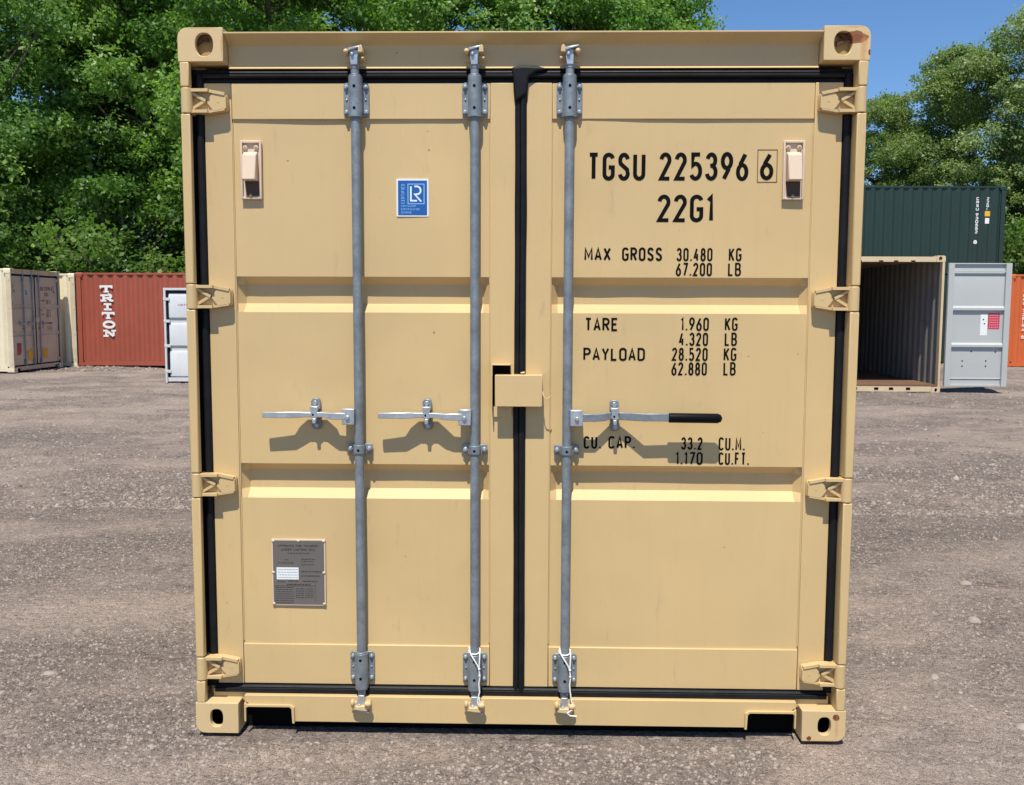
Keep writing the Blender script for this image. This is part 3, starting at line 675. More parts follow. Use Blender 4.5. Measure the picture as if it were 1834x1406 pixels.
# ------------------------------------------------------------------ the ground
def sm(t): t = np.clip(t, 0, 1); return t*t*(3-2*t)
rng = np.random.RandomState(5)
LAT = rng.rand(256, 256)
def vnoise(x, y):
    xi = np.floor(x).astype(int); yi = np.floor(y).astype(int); fx = x-xi; fy = y-yi; fx = fx*fx*(3-2*fx); fy = fy*fy*(3-2*fy)
    a = LAT[xi % 256, yi % 256]; b = LAT[(xi+1) % 256, yi % 256]; c = LAT[xi % 256, (yi+1) % 256]; d = LAT[(xi+1) % 256, (yi+1) % 256]
    return (a*(1-fx)+b*fx)*(1-fy)+(c*(1-fx)+d*fx)*fy-.5
def base_z(x, y): return -.075*sm((y-8)/14.)*sm((-x)/8.+.2)
def gf(x, y):
    """0 = fine trodden dirt, 1 = loose dark gravel"""
    x = np.asarray(x, float); y = np.asarray(y, float); a = x*.8+y*.55+1.1*vnoise(x*.7, y*.7); b = y*.8-x*.35+1.1*vnoise(x*.6+9, y*.8+4)
    n = vnoise(a*.45+3, b*1.0+8)+.7*vnoise(a*1.1+1, b*2.3)+.5*vnoise(a*3.1, b*5.2+2)+.35*vnoise(x*8, y*9)
    return sm(.5+n*1.15)
def gz(x, y):
    x = np.asarray(x, float); y = np.asarray(y, float)
    amp = sm((np.hypot(x, y-1)-2.2)/5.)
    xr = x+.22*y; yr = y-.12*x
    n = .05*vnoise(x*.33+7, y*.55+3)+.075*vnoise(xr*.55, yr*1.7)+.055*vnoise(xr*1.5+5, yr*3.6)+.030*vnoise(x*4.3+5, y*5.6)
    fine = .014*vnoise(x*9, y*9)+.008*vnoise(x*19, y*19)
    z = base_z(x, y)+n*(.15+.85*amp)+fine*(.35+.8*gf(x, y))-.012
    foot = sm((1.32-np.abs(x))/.08)*sm((y+.10)/.08)*sm((6.3-y)/.1)
    return z*(1-foot)-.016*foot
def axis(lo, hi, d0, g, c):
    out = [c]; s = d0
    while out[-1] < hi: out.append(out[-1]+s); s = min(s*g, 12)
    l = [c]; s = d0
    while l[-1] > lo: l.append(l[-1]-s); s = min(s*g, 12)
    return np.array(l[:0:-1]+out)
xs = axis(-160, 160, .028, 1.0105, 0); ys = axis(-60, 260, .022, 1.0080, -1.0)
X, Y = np.meshgrid(xs, ys); Z = gz(X, Y)
nx, ny = len(xs), len(ys)
co = np.stack([X, Y, Z], -1).reshape(-1, 3)
i, j = np.meshgrid(np.arange(nx-1), np.arange(ny-1)); a = (j*nx+i).ravel()
qf = np.stack([a, a+1, a+nx+1, a+nx], 1)
def mesh_np(name, co, q, smooth=True):
    me = bpy.data.meshes.new(name); n = q.shape[1]
    me.vertices.add(len(co)); me.vertices.foreach_set('co', co.astype(np.float32).ravel())
    me.loops.add(q.size); me.loops.foreach_set('vertex_index', q.astype(np.int32).ravel())
    me.polygons.add(len(q)); me.polygons.foreach_set('loop_start', (np.arange(len(q))*n).astype(np.int32))
    if smooth: me.polygons.foreach_set('use_smooth', np.ones(len(q), bool))
    me.update(calc_edges=True); return me
me = mesh_np('ground', co, qf)
ga_ = me.attributes.new('gravel', 'FLOAT', 'POINT'); ga_.data.foreach_set('value', gf(X, Y).astype(np.float32).ravel())
def ground_mat():
    m, nt, p = newmat('gravel dirt'); tc = N(nt, 'ShaderNodeTexCoord').outputs['Object']
    big = noisef(nt, tc, .55, 6, .6, .38, .64, .3, (1, 1.7, 1)); mid = noisef(nt, tc, 4.5, 6, .7, .35, .68)
    huge = noisef(nt, tc, .30, 6, .65, .45, .56, .8, (1, 1.8, 1)); bump_shade = noisef(nt, tc, 1.9, 7, .72, .52, .66, .9, (.55, 2.0, 1)); cl = noisef(nt, tc, 22, 5, .7, .42, .60)
    def fac(src, k):
        h = N(nt, 'ShaderNodeMath', operation='MULTIPLY'); nt.links.new(src, h.inputs[0])
        if hasattr(k, 'links'): nt.links.new(k, h.inputs[1])
        else: h.inputs[1].default_value = k
        return h.outputs[0]
    col = mixc(nt, big, (.50, .395, .325), (.40, .325, .272))
    ga = N(nt, 'ShaderNodeAttribute'); ga.attribute_name = 'gravel'; grav = ga
    gv = ga.outputs['Fac']
    def lin(src, a, b):
        h = N(nt, 'ShaderNodeMath', operation='MULTIPLY_ADD'); nt.links.new(src, h.inputs[0]); h.inputs[1].default_value = a; h.inputs[2].default_value = b; return h.outputs[0]
    col = mixc(nt, fac(huge, .5), col, (.54, .43, .355))
    col = mixc(nt, fac(mid, .3), col, (.49, .385, .325))
    col = mixc(nt, fac(gv, .62), col, (.29, .243, .212))
    col = mixc(nt, fac(bump_shade, lin(gv, .30, .30)), col, (.19, .155, .135))  # dark streaks painted in as the shade of bumps in the ground
    col = mixc(nt, fac(cl, lin(gv, .42, .14)), col, (.17, .14, .122))
    g = noisef(nt, tc, 75, 4, .7, .38, .62)
    col = mixc(nt, fac(g, lin(gv, .32, .14)), col, (.15, .125, .11))
    v = N(nt, 'ShaderNodeTexVoronoi'); v.inputs['Scale'].default_value = 62; nt.links.new(tc, v.inputs['Vector']); v.inputs['Randomness'].default_value = 1
    cr = N(nt, 'ShaderNodeSeparateColor'); nt.links.new(v.outputs['Color'], cr.inputs[0])
    r = N(nt, 'ShaderNodeMapRange'); r.inputs[1].default_value = .84; r.inputs[2].default_value = 1; r.inputs[4].default_value = .25; nt.links.new(cr.outputs[0], r.inputs[0])
    gm = N(nt, 'ShaderNodeMath', operation='MULTIPLY_ADD'); nt.links.new(gv, gm.inputs[0]); gm.inputs[1].default_value = .85; gm.inputs[2].default_value = .25
    col = mixc(nt, fac(r.outputs[0], gm.outputs[0]), col, (.56, .48, .43))
    r2 = N(nt, 'ShaderNodeMapRange'); r2.inputs[1].default_value = .30; r2.inputs[2].default_value = .0; r2.inputs[4].default_value = .6; nt.links.new(cr.outputs[1], r2.inputs[0])
    col = mixc(nt, fac(r2.outputs[0], gm.outputs[0]), col, (.11, .095, .085))
    nt.links.new(col, p.inputs['Base Color']); p.inputs['Roughness'].default_value = .95; p.inputs['Specular IOR Level'].default_value = .15
    b = bump(nt, v.outputs['Distance'], .6, .008); b = bump(nt, g, .6, .008, b); b = bump(nt, cl, .7, .018, b); b = bump(nt, mid, .6, .06, b)
    nt.links.new(b, p.inputs['Normal']); return m
me.materials.append(ground_mat())
go = bpy.data.objects.new('ground', me); COL.objects.link(go); tag(go, kind='structure')
# loose stones
def stones(name, px, py, r, mat, seed):
    rg = np.random.RandomState(seed); n = len(px)
    base = np.array([(1,0,0),(0,1,0),(-1,0,0),(0,-1,0),(.6,.6,.65),(-.6,.5,.7),(-.5,-.6,.7),(.6,-.55,.6),(0,0,.95)], float)
    F = np.array([(0,1,4),(1,5,4),(1,2,5),(2,6,5),(2,3,6),(3,7,6),(3,0,7),(0,4,7),(4,5,8),(5,6,8),(6,7,8),(7,4,8)])
    V = base[None]*(1+rg.uniform(-.3, .3, (n, 9, 3)))*rg.uniform(.6, 1.2, (n, 1, 3))*r[:, None, None]
    a = rg.uniform(0, 6.28, n); c, s = np.cos(a)[:, None], np.sin(a)[:, None]
    x = V[..., 0]*c-V[..., 1]*s+px[:, None]; y = V[..., 0]*s+V[..., 1]*c+py[:, None]; z = V[..., 2]*.8-r[:, None]*.2+gz(px, py)[:, None]
    co = np.stack([x, y, z], -1).reshape(-1, 3); q = (F[None]+9*np.arange(n)[:, None, None]).reshape(-1, 3)
    me = mesh_np(name, co, q, False)
    at_ = me.attributes.new('tone', 'FLOAT', 'POINT'); at_.data.foreach_set('value', np.repeat(rg.rand(n), 9).astype(np.float32))
    me.materials.append(mat); o = bpy.data.objects.new(name, me); COL.objects.link(o); return o
def stone_mat():
    m, nt, p = newmat('stone'); at_ = N(nt, 'ShaderNodeAttribute'); at_.attribute_name = 'tone'
    cr = N(nt, 'ShaderNodeValToRGB'); e = cr.color_ramp; e.elements[0].color = (.12, .105, .097, 1); e.elements[1].position = 1; e.elements[1].color = (.40, .345, .305, 1)
    for q, c in ((.35, (.24, .198, .172, 1)), (.7, (.33, .275, .238, 1)), (.965, (.345, .29, .253, 1))): x = e.elements.new(q); x.color = c
    nt.links.new(at_.outputs['Fac'], cr.inputs[0]); nt.links.new(cr.outputs[0], p.inputs['Base Color']); p.inputs['Roughness'].default_value = .9; p.inputs['Specular IOR Level'].default_value = .2; return m
m_stone = stone_mat()
def scatter(n, seed, ymin, ymax, rmin, rmax, dens, pw=2.2):
    rg = np.random.RandomState(seed); t = rg.rand(n); y = ymin+(ymax-ymin)*t**1.6; half = (y+3.6)*.62+.6; x = rg.uniform(-1, 1, n)*half
    k = (gf(x, y)*1.0+.08+.25*dens) > rg.uniform(.0, 1.25, n); k &= ~((np.abs(x) < 1.2) & (y > -.02) & (y < 6))
    x, y = x[k], y[k]; r = rmin+(rmax-rmin)*rg.rand(len(x))**pw; return x, y, r
ga = scatter(170000, 1, -1.3, 7, .0032, .0110, .55, 2.4); gb = scatter(60000, 21, 4, 18, .008, .024, .2, 3)
o = stones('gravel', *[np.concatenate(q) for q in zip(ga, gb)], m_stone, 3); tag(o, 'loose grey and brown gravel scattered over the dirt yard', 'gravel', kind='stuff')
px_, py_, r_ = scatter(1500, 9, -1.2, 22, .012, .042, 0, 5)
rg = np.random.RandomState(2); bx_ = np.concatenate([px_, rg.uniform(-13.5, -4, 2600)]); by_ = np.concatenate([py_, rg.uniform(20.6, 22.9, 2600)]); br_ = np.concatenate([r_, .012+.045*rg.rand(2600)**2.5])
o = stones('rubble', bx_, by_, br_, m_stone, 4); tag(o, 'larger loose stones strewn over the yard and banked before the red container', 'gravel', kind='stuff')

# ------------------------------------------------------------------ background containers
def g0(x, y): return float(base_z(np.array(x), np.array(y)))-.004
BG = 'beige shipping containers'
# two more beige ones at the far left, doors turned to the right
c1 = copy_tree(main); c1.rotation_euler = (0, 0, math.pi/2); y1 = 19.75+CW; c1.location = (-12.86, y1, g0(-12.9, y1)); c1.name = 'shipping_container.001'
tag(c1, 'beige container at far left edge with shaded closed doors and two small yellow labels')
m_yel = paint('yellow label', (.75, .42, .03), .5, .1, 0, 0); m_red = paint('red label', (.50, .05, .07), .5, .1, 0, 0)
for (x, z, w_, h, m) in ((-.33, .40, .22, .26, m_yel), (.42, .42, .22, .24, m_yel), (-.86, .55, .14, .24, m_red)):
    MB().box(x-w_/2, x+w_/2, .050, .0575, z-h/2, z+h/2).build('warning_label', m, c1)
c2 = copy_tree(main); c2.rotation_euler = (0, 0, math.pi/2); y2 = 22.5+CW; c2.location = (at(135.5, 570, 22.5).x, y2, g0(-12.9, y2)-.03); c2.name = 'shipping_container.002'
tag(c2, 'pale cream container wedged between the far left beige one and the red container')
# red container
m_brick = paint('brick red paint', (.36, .085, .048), .55, .22, 0, .1, rust=.0, streak=.3)
m_brick2 = paint('darker red patch', (.20, .03, .02), .55, .1, 0, 0)
red = empty('shipping_container', (at(136.5, 570, 22.5).x+CL+.02, 22.5+CW, g0(-12, 23)-.005), math.pi/2, label='brick red shipping container lettered down its side in white, behind the foreground container', cat='container')
shell(red, m_brick, roof=True)
def side_frame(lift0=.003):  # on the side facing the camera: u = distance from the far end (photo left), v = height
    return lambda u, v, l: (-(CW-.012)-lift0-l, CL-u, v)
sf = side_frame(.006)
def bigglyph(mb, ch, u0, u1, v0, v1, s):
    """slab letter on the corrugated side, each stroke a thin plate"""
    w_, h = u1-u0, v1-v0
    def st(a, b, wd): mb.k += 1; mb.strip([(u0+a[0]*w_, v0+a[1]*h), (u0+b[0]*w_, v0+b[1]*h)], wd, sf, False, (mb.k % 7)*.0006)
    e = s*.5/w_; f = s*.38/h
    if ch == 'T':
        st((.5, f), (.5, 1-f), s*1.15); st((0, 1-f), (1, 1-f), s*.85); st((.3, f), (.7, f), s*.6); st((e*.6, 1), (e*.6, .58), s*.6); st((1-e*.6, 1), (1-e*.6, .58), s*.6)
    if ch == 'R':
        st((.25, f), (.25, 1-f), s); st((0, 1-f), (.6, 1-f), s*.7); st((.25, .48), (.6, .48), s*.7); mb.k += 1
        mb.strip([(u0+w_*x, v0+h*y) for x, y in arc(.58, .74, .25, .24, 90, -90)], s*.9, sf, False, .004); st((.55, .48), (.85, f), s); st((0, f), (.45, f), s*.75); st((.7, f), (1, f), s*.75)
    if ch == 'I': st((.5, f), (.5, 1-f), s); st((.2, f), (.8, f), s*.75); st((.2, 1-f), (.8, 1-f), s*.75)
    if ch == 'O': mb.k += 1; mb.strip([(u0+w_*x, v0+h*y) for x, y in arc(.5, .5, .40, .40, 0, 360, 24)], s*.95, sf, True, .002)
    if ch == 'N': st((.22, f), (.22, 1-f), s*.8); st((.8, f), (.8, 1-f), s*.8); st((.22, 1-f), (.8, f), s); st((0, f), (.42, f), s*.7); st((0, 1-f), (.3, 1-f), s*.7); st((.62, 1-f), (1, 1-f), s*.7)
mb = MB()
za, zb = 2.26, .80; hh = (za-zb)/6
for k, ch in enumerate('TRITON'): bigglyph(mb, ch, .66+.012*k, 1.02+.012*k, za-hh*(k+1)+.022, za-hh*k-.022, .070)
mb.build('side_lettering', m_white, red, smooth=False)
mb = MB(); mb.strip([(2.62, 1.25), (2.62, .55)], .22, sf); mb.build('side_patch', m_brick2, red, smooth=False)
m_pale = paint('weathered pale paint', (.66, .58, .43), .55, .3, 0, .1, streak=.3, dust=True)
def swap(o, a, b):
    if o.data:
        for sl_ in o.material_slots:
            if sl_.material == a: sl_.link = 'OBJECT'; sl_.material = b
    for c in o.children: swap(c, a, b)
for c_ in (c1, c2): swap(c_, m_cream, m_pale); swap(c_, m_sidecream, m_wallcream)
for c_ in (c1, c2):
    for mm in (m_cast_plain, m_cast_tr, m_cast_br, m_cast_tl): swap(c_, mm, m_wallcream)
# small white storage container, mostly hidden behind the foreground one
m_wh = paint('white paint dirty', (.60, .62, .63), .5, .2, 0, .1, streak=.3)
wc = empty('storage_container', (-6.86, 16.75, g0(-7, 16.7)), 0, label='small white storage container half hidden at the left edge of the foreground container', cat='container')
WH = 2.04
mb = MB(); mb.box(-.99, .99, .06, 2.4, .16, WH-.02); mb.build('wall', m_wh, wc, .01)
mb = MB()
for s in (-1, 1): mb.box(s*.985, s*1.03, .0, .12, 0, WH)
mb.box(-.984, .984, .0, .11, WH-.05, WH); mb.build('door_frame', m_wh, wc, .004)
mb = MB(); mb.box(-.984, .984, .03, .1, .03, .115); mb.build('sill', m_wh, wc, .004)
mb = MB(); mb.box(-.984, .984, .045, .0599, WH-.11, WH-.055); mb.box(-.984, -.93, .045, .0599, .12, WH-.112); mb.box(.93, .984, .045, .0599, .12, WH-.112); mb.box(-.02, .02, .045, .0599, .12, WH-.112); mb.build('gasket', m_rub, wc)
for s in (-1, 1):
    d = MB(); xa, xb = (-.925, -.025) if s < 0 else (.025, .925)
    for z0, z1 in ((.14, .70), (.80, 1.30), (1.40, WH-.115)): d.prism([(.058, z0), (.020, z0+.006), (.020, z1-.07), (.050, z1)], 'x', xa, xb)
    d.box(xa, xb, .052, .0585, .12, WH-.115)
    dd = d.build('door', m_wh, wc, .004)
    e = MB()
    for z in (.25, .80, 1.33, 1.80): e.box(s*1.035, s*.90, -.005, .029, z-.03, z+.03)
    build_split(e, 'hinge', m_wh, wc, .004)
    if s < 0:
        t = MB(); fr = lambda u, v, l: (u, .0285-l, v)
        word(t, 'NOTICE', -.72, -.42, 1.70, 1.655, .010, lambda u, v, l: (u, .0185-l, v)); t.build('red_lettering', m_red, dd, smooth=False)
# green container stacked high on the right
m_green = paint('dark green paint', (.010, .034, .027), .5, .25, 0, .1, streak=.2, dirtc=(.028, .042, .034))
GY = 24.9; gx = at(1800, 400, GY).x
grn = empty('shipping_container', (gx, GY+CW, 2.585), math.pi/2, label='dark green shipping container stacked high behind the open container on the right', cat='container', group='dark green stack')
shell(grn, m_green)
low = empty('shipping_container', (gx, GY+CW, -.006), math.pi/2, label='dark green shipping container at the bottom of the stack, hidden behind the open silver door', cat='container', group='dark green stack')
shell(low, m_green)
sfr = lambda u, v, l: (-(CW-.012)-.006-l, u, v)   # u measured from the right-hand end
def vertical(mb, txt, u, ztop, hch, wch, sw):
    z = ztop
    for c in txt:
        if c != ' ': word(mb, c, 0, wch*(G[c][0] if c == '1' else 1), z, z-hch, sw, lambda a, b, l, u=u: (-(CW-.012)-.006-l, u-a, b))
        z -= hch*1.18
mb = MB(); vertical(mb, 'CRSU', .86, 2.26, .085, .085, .020); vertical(mb, '930552', .86, 1.80, .085, .085, .020); vertical(mb, '8', .89, 1.02, .11, .11, .03)
vertical(mb, '22G1', .56, 2.26, .085, .075, .018); mb.strip([(0, 0), (0, .16)], .12, lambda a, b, l: (-(CW-.012)-.006, .52-a, 1.50+b)); mb.build('side_lettering', m_white, grn, smooth=False)
mb = MB(); mb.strip([(0, 0), (0, .15)], .15, lambda a, b, l: (-(CW-.012)-.006, .52-a, 1.71+b)); mb.build('yellow_label', m_yel, grn, smooth=False)
# orange container at the right edge
m_or = paint('orange paint', (.62, .13, .03), .55, .2, 0, .1, streak=.3)
OY = 23.3; ox = at(1803, 600, OY).x
org = empty('shipping_container', (ox+CL, OY+CW, -.03), math.pi/2, label='bright orange shipping container at the right edge behind the silver door', cat='container')
shell(org, m_or)
mb = MB(); z = 2.15
for c in 'TGHU 728194 5':
    if c != ' ': word(mb, c, 0, .085*(G[c][0] if c == '1' else 1), z, z-.085, .018, lambda a, b, l: (-(CW-.012)-.006-l, CL-.40-a, b))
    z -= .105
mb.build('side_lettering', m_white, org, smooth=False)
# open tan container with silver doors folded back
m_tan = paint('tan paint', (.66, .52, .33), .55, .2, 0, .1, rust=.25, streak=.2)
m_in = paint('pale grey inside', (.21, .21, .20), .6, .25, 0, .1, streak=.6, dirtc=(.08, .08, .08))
m_wood = paint('plywood floor', (.20, .11, .065), .7, .4, 0, .3)
opx = at(1688, 600, 14.65).x
opn = empty('shipping_container', (opx-CW, 14.65, .004), 0, label='open tan container on the right, dark inside with a plywood floor and doors folded back', cat='container')
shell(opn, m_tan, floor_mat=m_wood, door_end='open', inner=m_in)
mb = MB(); mb.box(-CW+.163, CW-.163, .01, .10, CH-.118, CH-.022); hd = mb.build('header', m_tan, opn, .004)
mb = MB(); mb.box(-CW+.163, CW-.163, .012, .10, .022, .125); sl_ = mb.build('sill', m_tan, opn, .004)
for o_, z0, z1 in ((hd, CH-.115, CH-.09), (sl_, .06, .105)):
    d = MB()
    for x in (-.75, -.38, .02, .30, .62): d.box(x-.04, x+.04, .0065, .0095, z0, z1)
    build_split(d, 'lashing_slot', m_dark, o_)
MB().box(-CW+.06, CW-.06, .011, .099, .130, .150).build('threshold', m_wood, opn)
m_sil = paint('silver paint', (.45, .465, .46), .42, .10, 0, .1, streak=.12)
for s in (-1, 1):
    D = empty('x'); D.parent = opn; D.location = (s*(CW+.03), -.04, 0); D.rotation_euler = (0, 0, 0)
    if s < 0: D.rotation_euler = (0, 0, 0)
    bpy.data.objects.remove(D)
    off = s*(CW+.035)
    def bx(mb, a, b, y0, y1, z0, z1): return mb.box(off+s*a, off+s*b, y0, y1, z0, z1)
    mb = MB(); z0, z1 = .135, 2.45
    bx(mb, 0, .105, -.085, -.02, z0, z1); bx(mb, 1.06, 1.165, -.085, -.02, z0, z1)
    bx(mb, .1055, 1.0595, -.062, -.02, z1-.022, z1); bx(mb, .1055, 1.0595, -.062, -.02, z0, z0+.035)
    bx(mb, .1055, 1.0595, -.076, -.050, z1-.165, z1-.145)
    D = mb.build('door', m_sil, opn, .003, label='silver door leaf folded right back so its inner face shows')
    pn = MB(); q0, q1 = off+s*.106, off+s*1.059
    prof = [(-.028, z0+.036), (-.028, z0+.13), (-.045, z0+.15), (-.034, z0+.16), (-.034, .868), (-.078, .884), (-.078, .925), (-.034, .962),
            (-.034, 1.558), (-.078, 1.574), (-.078, 1.615), (-.034, 1.652), (-.034, z1-.20), (-.026, z1-.17), (-.026, z1-.024)]
    vs = [];
    for y, z in prof: vs += [(q0, y, z), (q1, y, z)]
    pn.add(vs, [(2*k, 2*k+1, 2*k+3, 2*k+2) for k in range(len(prof)-1)]); pn.build('door_panel', m_sil, D, angle=20)
    MB().box(off+s*.02, off+s*1.15, -.019, .004, z0+.01, z1-.01).build('door_gasket', m_rub, D)
    if s > 0:
        MB().box(off+.645, off+.775, -.0365, -.0352, 1.10, 1.50).build('white_label', m_white, D)
        MB().box(off+.785, off+1.0, -.0365, -.0352, 1.22, 1.52).build('red_label', paint('red notice', (.55, .05, .09), .5, .1, 0, 0), D)
        mb = MB(); fr = lambda u, v, l: (off+u, -.0368-l, v)
        for k in range(6):
            for u in np.arange(.81, .96, .035): mb.strip([(u, 1.48-.045*k), (u+.024, 1.48-.045*k)], .012, fr)
        mb.build('label_print', paint('pink print', (.75, .35, .38), .5, 0, 0, 0), D, smooth=False)
        dk = MB()
        for x, z in ((.34, .62), (.34, .52), (.78, .62), (.78, .52), (.5, .80), (.95, .79), (.70, 1.40), (.72, 1.32)): dk.tube([(off+x, -.0335, z), (off+x, -.038, z)], .014, 8)
        build_split(dk, 'drain_hole', m_dark, D)
# ------------------------------------------------------------------ cords tied round two of the lock rods
def cord(x, name, label, extra):
    mb = MB(); ring = [(x+.021*math.cos(a), .033+.021*math.sin(a), .322-.008*math.sin(a)*-1) for a in np.linspace(0, 2*math.pi, 20)]
    mb.tube(ring, .0026, 8)
    mb.tube([(x-.020, .030, .335), (x-.014, .008, .318), (x-.002, .002, .300), (x+.012, -.001, .278), (x+.018, .002, .262), (x+.020, .002, .24)], .0026, 8)
    mb.tube([(x+.020, .030, .330), (x+.021, .006, .316), (x+.020, .001, .290), (x+.018, .001, .262), (x+.022, .002, .236), (x+.018, .000, .205), (x+.021, -.002, .175)]+extra, .0026, 8)
    mb.ball((x+.019, .001, .262), .005, 6); mb.ball((x+.020, .001, .236), .0042, 6)
    tag(mb.build(name, m_cord), label, 'cord', 'white cords tied to the lock rods')
cord(-.166, 'cord', 'thin white cord tied round the foot of the middle lock rod, ending in a loop', [(-.166+.016, -.004, .155), (-.166+.013, -.005, .135), (-.166+.018, -.005, .120), (-.166+.023, -.005, .135), (-.166+.020, -.004, .155)])
cord(.173, 'cord', 'thin white cord tied round the foot of the right-hand lock rod, with a loose end', [(.173+.024, -.004, .150), (.173+.030, -.006, .130), (.173+.028, -.006, .112), (.173+.010, -.008, .100), (.173+.020, -.008, .090), (.173+.045, -.008, .088)])
# ------------------------------------------------------------------ trees
def leaf_mat(name, ca, cb, cc):
    m, nt, p = newmat(name); at_ = N(nt, 'ShaderNodeAttribute'); at_.attribute_name = 'tone'
    cr = N(nt, 'ShaderNodeValToRGB'); e = cr.color_ramp; e.elements[0].color = (*ca, 1); e.elements[1].color = (*cc, 1); x = e.elements.new(.5); x.color = (*cb, 1)
    nt.links.new(at_.outputs['Fac'], cr.inputs[0]); nt.links.new(cr.outputs[0], p.inputs['Base Color'])
    p.inputs['Roughness'].default_value = .45; p.inputs['Specular IOR Level'].default_value = .4
    tr = N(nt, 'ShaderNodeBsdfTranslucent'); mx = N(nt, 'ShaderNodeMixShader'); mx.inputs[0].default_value = .38
    h = N(nt, 'ShaderNodeMix', data_type='RGBA', blend_type='MULTIPLY'); h.inputs[0].default_value = 1; nt.links.new(cr.outputs[0], h.inputs[6]); h.inputs[7].default_value = (1.6, 1.9, .8, 1)
    nt.links.new(h.outputs[2], tr.inputs[0]); nt.links.new(p.outputs[0], mx.inputs[1]); nt.links.new(tr.outputs[0], mx.inputs[2])
    nt.links.new(mx.outputs[0], nt.nodes['Material Output'].inputs[0]); return m
m_leafA = leaf_mat('maple leaves', (.065, .15, .036), (.14, .25, .055), (.28, .40, .105))
m_leafB = leaf_mat('olive leaves', (.11, .165, .058), (.18, .245, .085), (.32, .37, .17))
m_leafC = leaf_mat('brush leaves', (.045, .10, .026), (.09, .17, .04), (.18, .27, .07))
m_bark = paint('bark', (.11, .09, .07), .9, .4, 0, .5)
def make_tree(seed, H, R, z0, ncl, nl, ls, cr_, lean=.6):
    """returns (crown mesh, trunk mesh): leaves gathered in clumps round limbs through the crown's volume"""
    rg = np.random.RandomState(seed); C = []
    while len(C) < ncl:
        t = rg.rand(); a = rg.uniform(0, 6.283); z = z0+(H-z0)*t
        prof = math.sin(math.pi*min(1, (t*.86+.14)))**.6
        rr = R*prof*(.55+.45*rg.rand()**.5)*(1+.22*math.sin(3*a+seed)+.15*math.sin(5*a+2*seed+z))
        if rg.rand() < .25: rr *= rg.rand()
        C.append((rr*math.cos(a), rr*math.sin(a), z, cr_*rg.uniform(.6, 1.3)))
    C = np.array(C); idx = rg.choice(ncl, nl, p=C[:, 3]**2/np.sum(C[:, 3]**2)); c = C[idx]
    # sub-clumps inside each clump for sprays of leaves
    nsub = 14; sub = rg.normal(0, 1, (ncl, nsub, 3)); sub /= np.linalg.norm(sub, axis=-1, keepdims=True); sub[..., 2] = sub[..., 2]*.75+.12
    si = rg.randint(0, nsub, nl); d = sub[idx, si]*(.45+.55*rg.rand(nl, 1)**.5)+rg.normal(0, .17, (nl, 3))
    P = c[:, :3]+d*c[:, 3:4]*np.array([1, 1, .75])
    nrm = d*.55+rg.normal(0, .55, (nl, 3))+np.array([0, -.35, .50]); nrm /= np.linalg.norm(nrm, axis=1, keepdims=True)
    u = np.cross(nrm, rg.normal(0, 1, (nl, 3))); u /= np.linalg.norm(u, axis=1, keepdims=True); v = np.cross(nrm, u)
    s = (ls*rg.uniform(.6, 1.35, nl))[:, None]
    V = np.stack([P-u*s*.55, P+v*s*.36-nrm*s*.06, P+u*s*.6, P-v*s*.36-nrm*s*.06], 1).reshape(-1, 3)
    q = np.arange(4*nl).reshape(-1, 4); me = mesh_np('crown', V, q, False)
    cl_t = rg.rand(ncl); tone = np.clip(.5*cl_t[idx]+.5*rg.rand(nl), 0, 1)
    at_ = me.attributes.new('tone', 'FLOAT', 'POINT'); at_.data.foreach_set('value', np.repeat(tone, 4).astype(np.float32))
    mb = MB(); r0 = H*.016+.06; tp = []
    for k in range(9): z = -.3+(H*.86+.3)*k/8; tp.append((.25*math.sin(k*1.3+seed)*k/8, .25*math.cos(k*.9+seed)*k/8, z))
    mb.tube(tp, [max(.03, r0*(1-.85*k/8)) for k in range(9)], 10)
    for i in rg.choice(ncl, min(ncl, 46), replace=False):
        e = C[i]; zb = max(z0*.7, e[2]-.35*np.hypot(e[0], e[1])-1.0); k = min(7.9, max(0, (zb+.3)/(H*.86+.3)*8)); kk = int(k)
        b = Vector(tp[kk]).lerp(Vector(tp[kk+1]), k-kk); mid = b.lerp(Vector(e[:3]), .5)+Vector((0, 0, -.15)); mb.tube([b, mid, Vector(e[:3])], [.075, .045, .015], 6)
    bm_ = bpy.data.meshes.new('trunk'); bm_.from_pydata(mb.v, [], mb.f); bm_.materials.append(m_bark); bm_.polygons.foreach_set('use_smooth', [True]*len(bm_.polygons))
    return me, bm_
def variant(me, m):
    c = me.copy(); c.materials.clear(); c.materials.append(m); return c
V = [make_tree(11, 15.5, 4.6, 2.2, 170, 105000, .135, 1.05), make_tree(23, 14.5, 4.4, 1.6, 170, 105000, .13, .95), make_tree(37, 13, 4.2, 2.0, 160, 95000, .125, .9)]
VB = [make_tree(13, 15.5, 4.8, 1.2, 190, 110000, .12, .95), make_tree(29, 14.5, 4.6, 1.2, 180, 110000, .115, .9)]; VB.append(VB[0])
U = [make_tree(51, 4.6, 2.6, .4, 46, 16000, .13, .75)]
crA = [variant(v[0], m_leafA) for v in V]; crB = [variant(v[0], m_leafB) for v in VB]; crC = [variant(U[0][0], m_leafC)]
def plant(name, x, y, k, crown, trunk, sc, rz, label, cat, group, scz=None):
    t = empty(name, (x, y, g0(x, y)-.1), rz, label=label, cat=cat, group=group); t.scale = (sc, sc, scz or sc)
    a = bpy.data.objects.new('crown', crown); COL.objects.link(a); a.parent = t
    b = bpy.data.objects.new('trunk', trunk); COL.objects.link(b); b.parent = t
TG = 'trees beyond the yard'
tl = 'tall leafy green tree of the wood, its crown running into its neighbours'
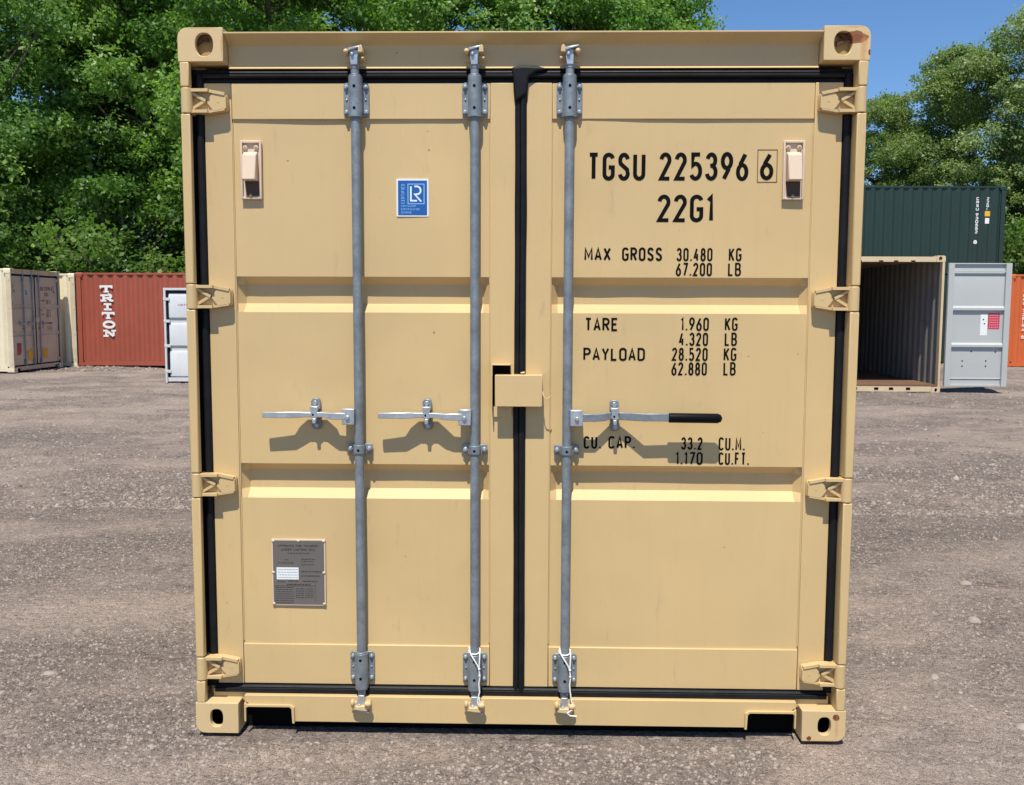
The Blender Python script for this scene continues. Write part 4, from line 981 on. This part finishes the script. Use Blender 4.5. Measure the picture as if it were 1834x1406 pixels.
for i, (x, y, k, sc, rz, lab) in enumerate([
    (-19.6, 30.5, 0, 1.05, 0.3, 'tall bright green tree at the far left, behind the far left beige container'),
    (-14.2, 31.5, 1, 1.08, 1.9, 'tall bright green tree rising behind the red container\'s left end'),
    (-9.2, 30.8, 0, 1.04, 3.6, 'tall green tree rising between the red container and the foreground container\'s left corner'),
    (-4.6, 34.0, 1, 1.12, 5.0, 'green treetop showing above the left lock rod'),
    (-.2, 35.0, 2, 1.22, 0.8, 'green treetop showing above the middle lock rod'),
    (2.9, 35.5, 0, 1.02, 2.4, 'green treetop showing above the right-hand lock rod'),
    (4.5, 36.2, 2, 1.08, 4.2, 'last green treetop before the open sky, thin at its right edge'),
    (-24.5, 33, 1, 1.1, 2.2, 'green tree at the frame\'s left edge behind the first row'),
    (-17.0, 37.0, 2, 1.25, .7, 'back row green tree seen through gaps at upper left'),
    (-11.5, 38.0, 1, 1.12, 2.9, 'back row green tree filling in behind the red container')]):
    plant('tree', x, y, k, crA[k], V[k][1], sc, rz, lab, 'tree', TG)
for i, (x, y, k, sc, rz, lab) in enumerate([
    (20.3, 34.0, 0, .90, .6, 'tall olive green tree cut by the right edge, highest on that side'),
    (17.0, 35.5, 1, .80, 2.0, 'rounded olive green tree above the right end of the green container'),
    (14.6, 37.0, 2, .66, 3.3, 'low olive green tree above the green container beside the foreground container'),
    (24.5, 37.0, 1, 1.0, 4.4, 'olive green tree behind the tallest one at the right edge')]):
    plant('tree', x, y, k, crB[k], VB[k][1], sc, rz, lab, 'tree', TG)
for i, (x, y, sc, rz, lab) in enumerate([
    (-21.0, 27.5, 1.1, 0, 'dark shrub behind the far left beige container'), (-17.4, 27.8, 1.15, 2, 'dark shrub above the far left beige container\'s roof'),
    (-13.6, 28.0, 1.2, 4, 'dark shrub behind the cream and red containers'), (-10.0, 27.9, 1.15, 5, 'dark shrub behind the middle of the red container'), (-6.6, 28.2, 1.1, 1, 'dark shrub behind the red container\'s right end'),
    (19.4, 29.5, 1.3, 3, 'dark shrub at the right end of the green container'), (22.6, 30, 1.35, .5, 'dark shrub behind the orange container'), (13.2, 33, 1.25, 2.2, 'bushy shrub behind the green stack')]):
    plant('shrub', x, y, 0, crC[0], U[0][1], sc, rz, lab, 'shrub', 'shrubs under the trees')
# the wood carries on behind as one dense mass
wm = make_tree(77, 9.5, 6.0, .2, 150, 46000, .34, 1.7)
wd = [variant(wm[0], m_leafC)]
bmw = bmesh.new()
for i, x in enumerate(np.arange(-46, 6, 6.5)):
    t = bmesh.new(); t.from_mesh(wd[0]); t.transform(Matrix.Translation((x, 46+2*math.sin(i*2.1), -.3)) @ Matrix.Rotation(i*1.7, 4, 'Z')); tmp = bpy.data.meshes.new('t'); t.to_mesh(tmp); t.free(); bmw.from_mesh(tmp)
for i, x in enumerate(np.arange(14, 60, 6.5)):
    t = bmesh.new(); t.from_mesh(wd[0]); t.transform(Matrix.Translation((x, 48+2*math.sin(i*2.1), -2.2)) @ Matrix.Rotation(i*1.7, 4, 'Z')); tmp = bpy.data.meshes.new('t'); t.to_mesh(tmp); t.free(); bmw.from_mesh(tmp)
mw = bpy.data.meshes.new('woodland'); bmw.to_mesh(mw); bmw.free(); mw.materials.append(m_leafC)
wo = bpy.data.objects.new('woodland', mw); COL.objects.link(wo); tag(wo, 'dense dark green woodland closing the view behind the first trees', 'woodland', kind='stuff')
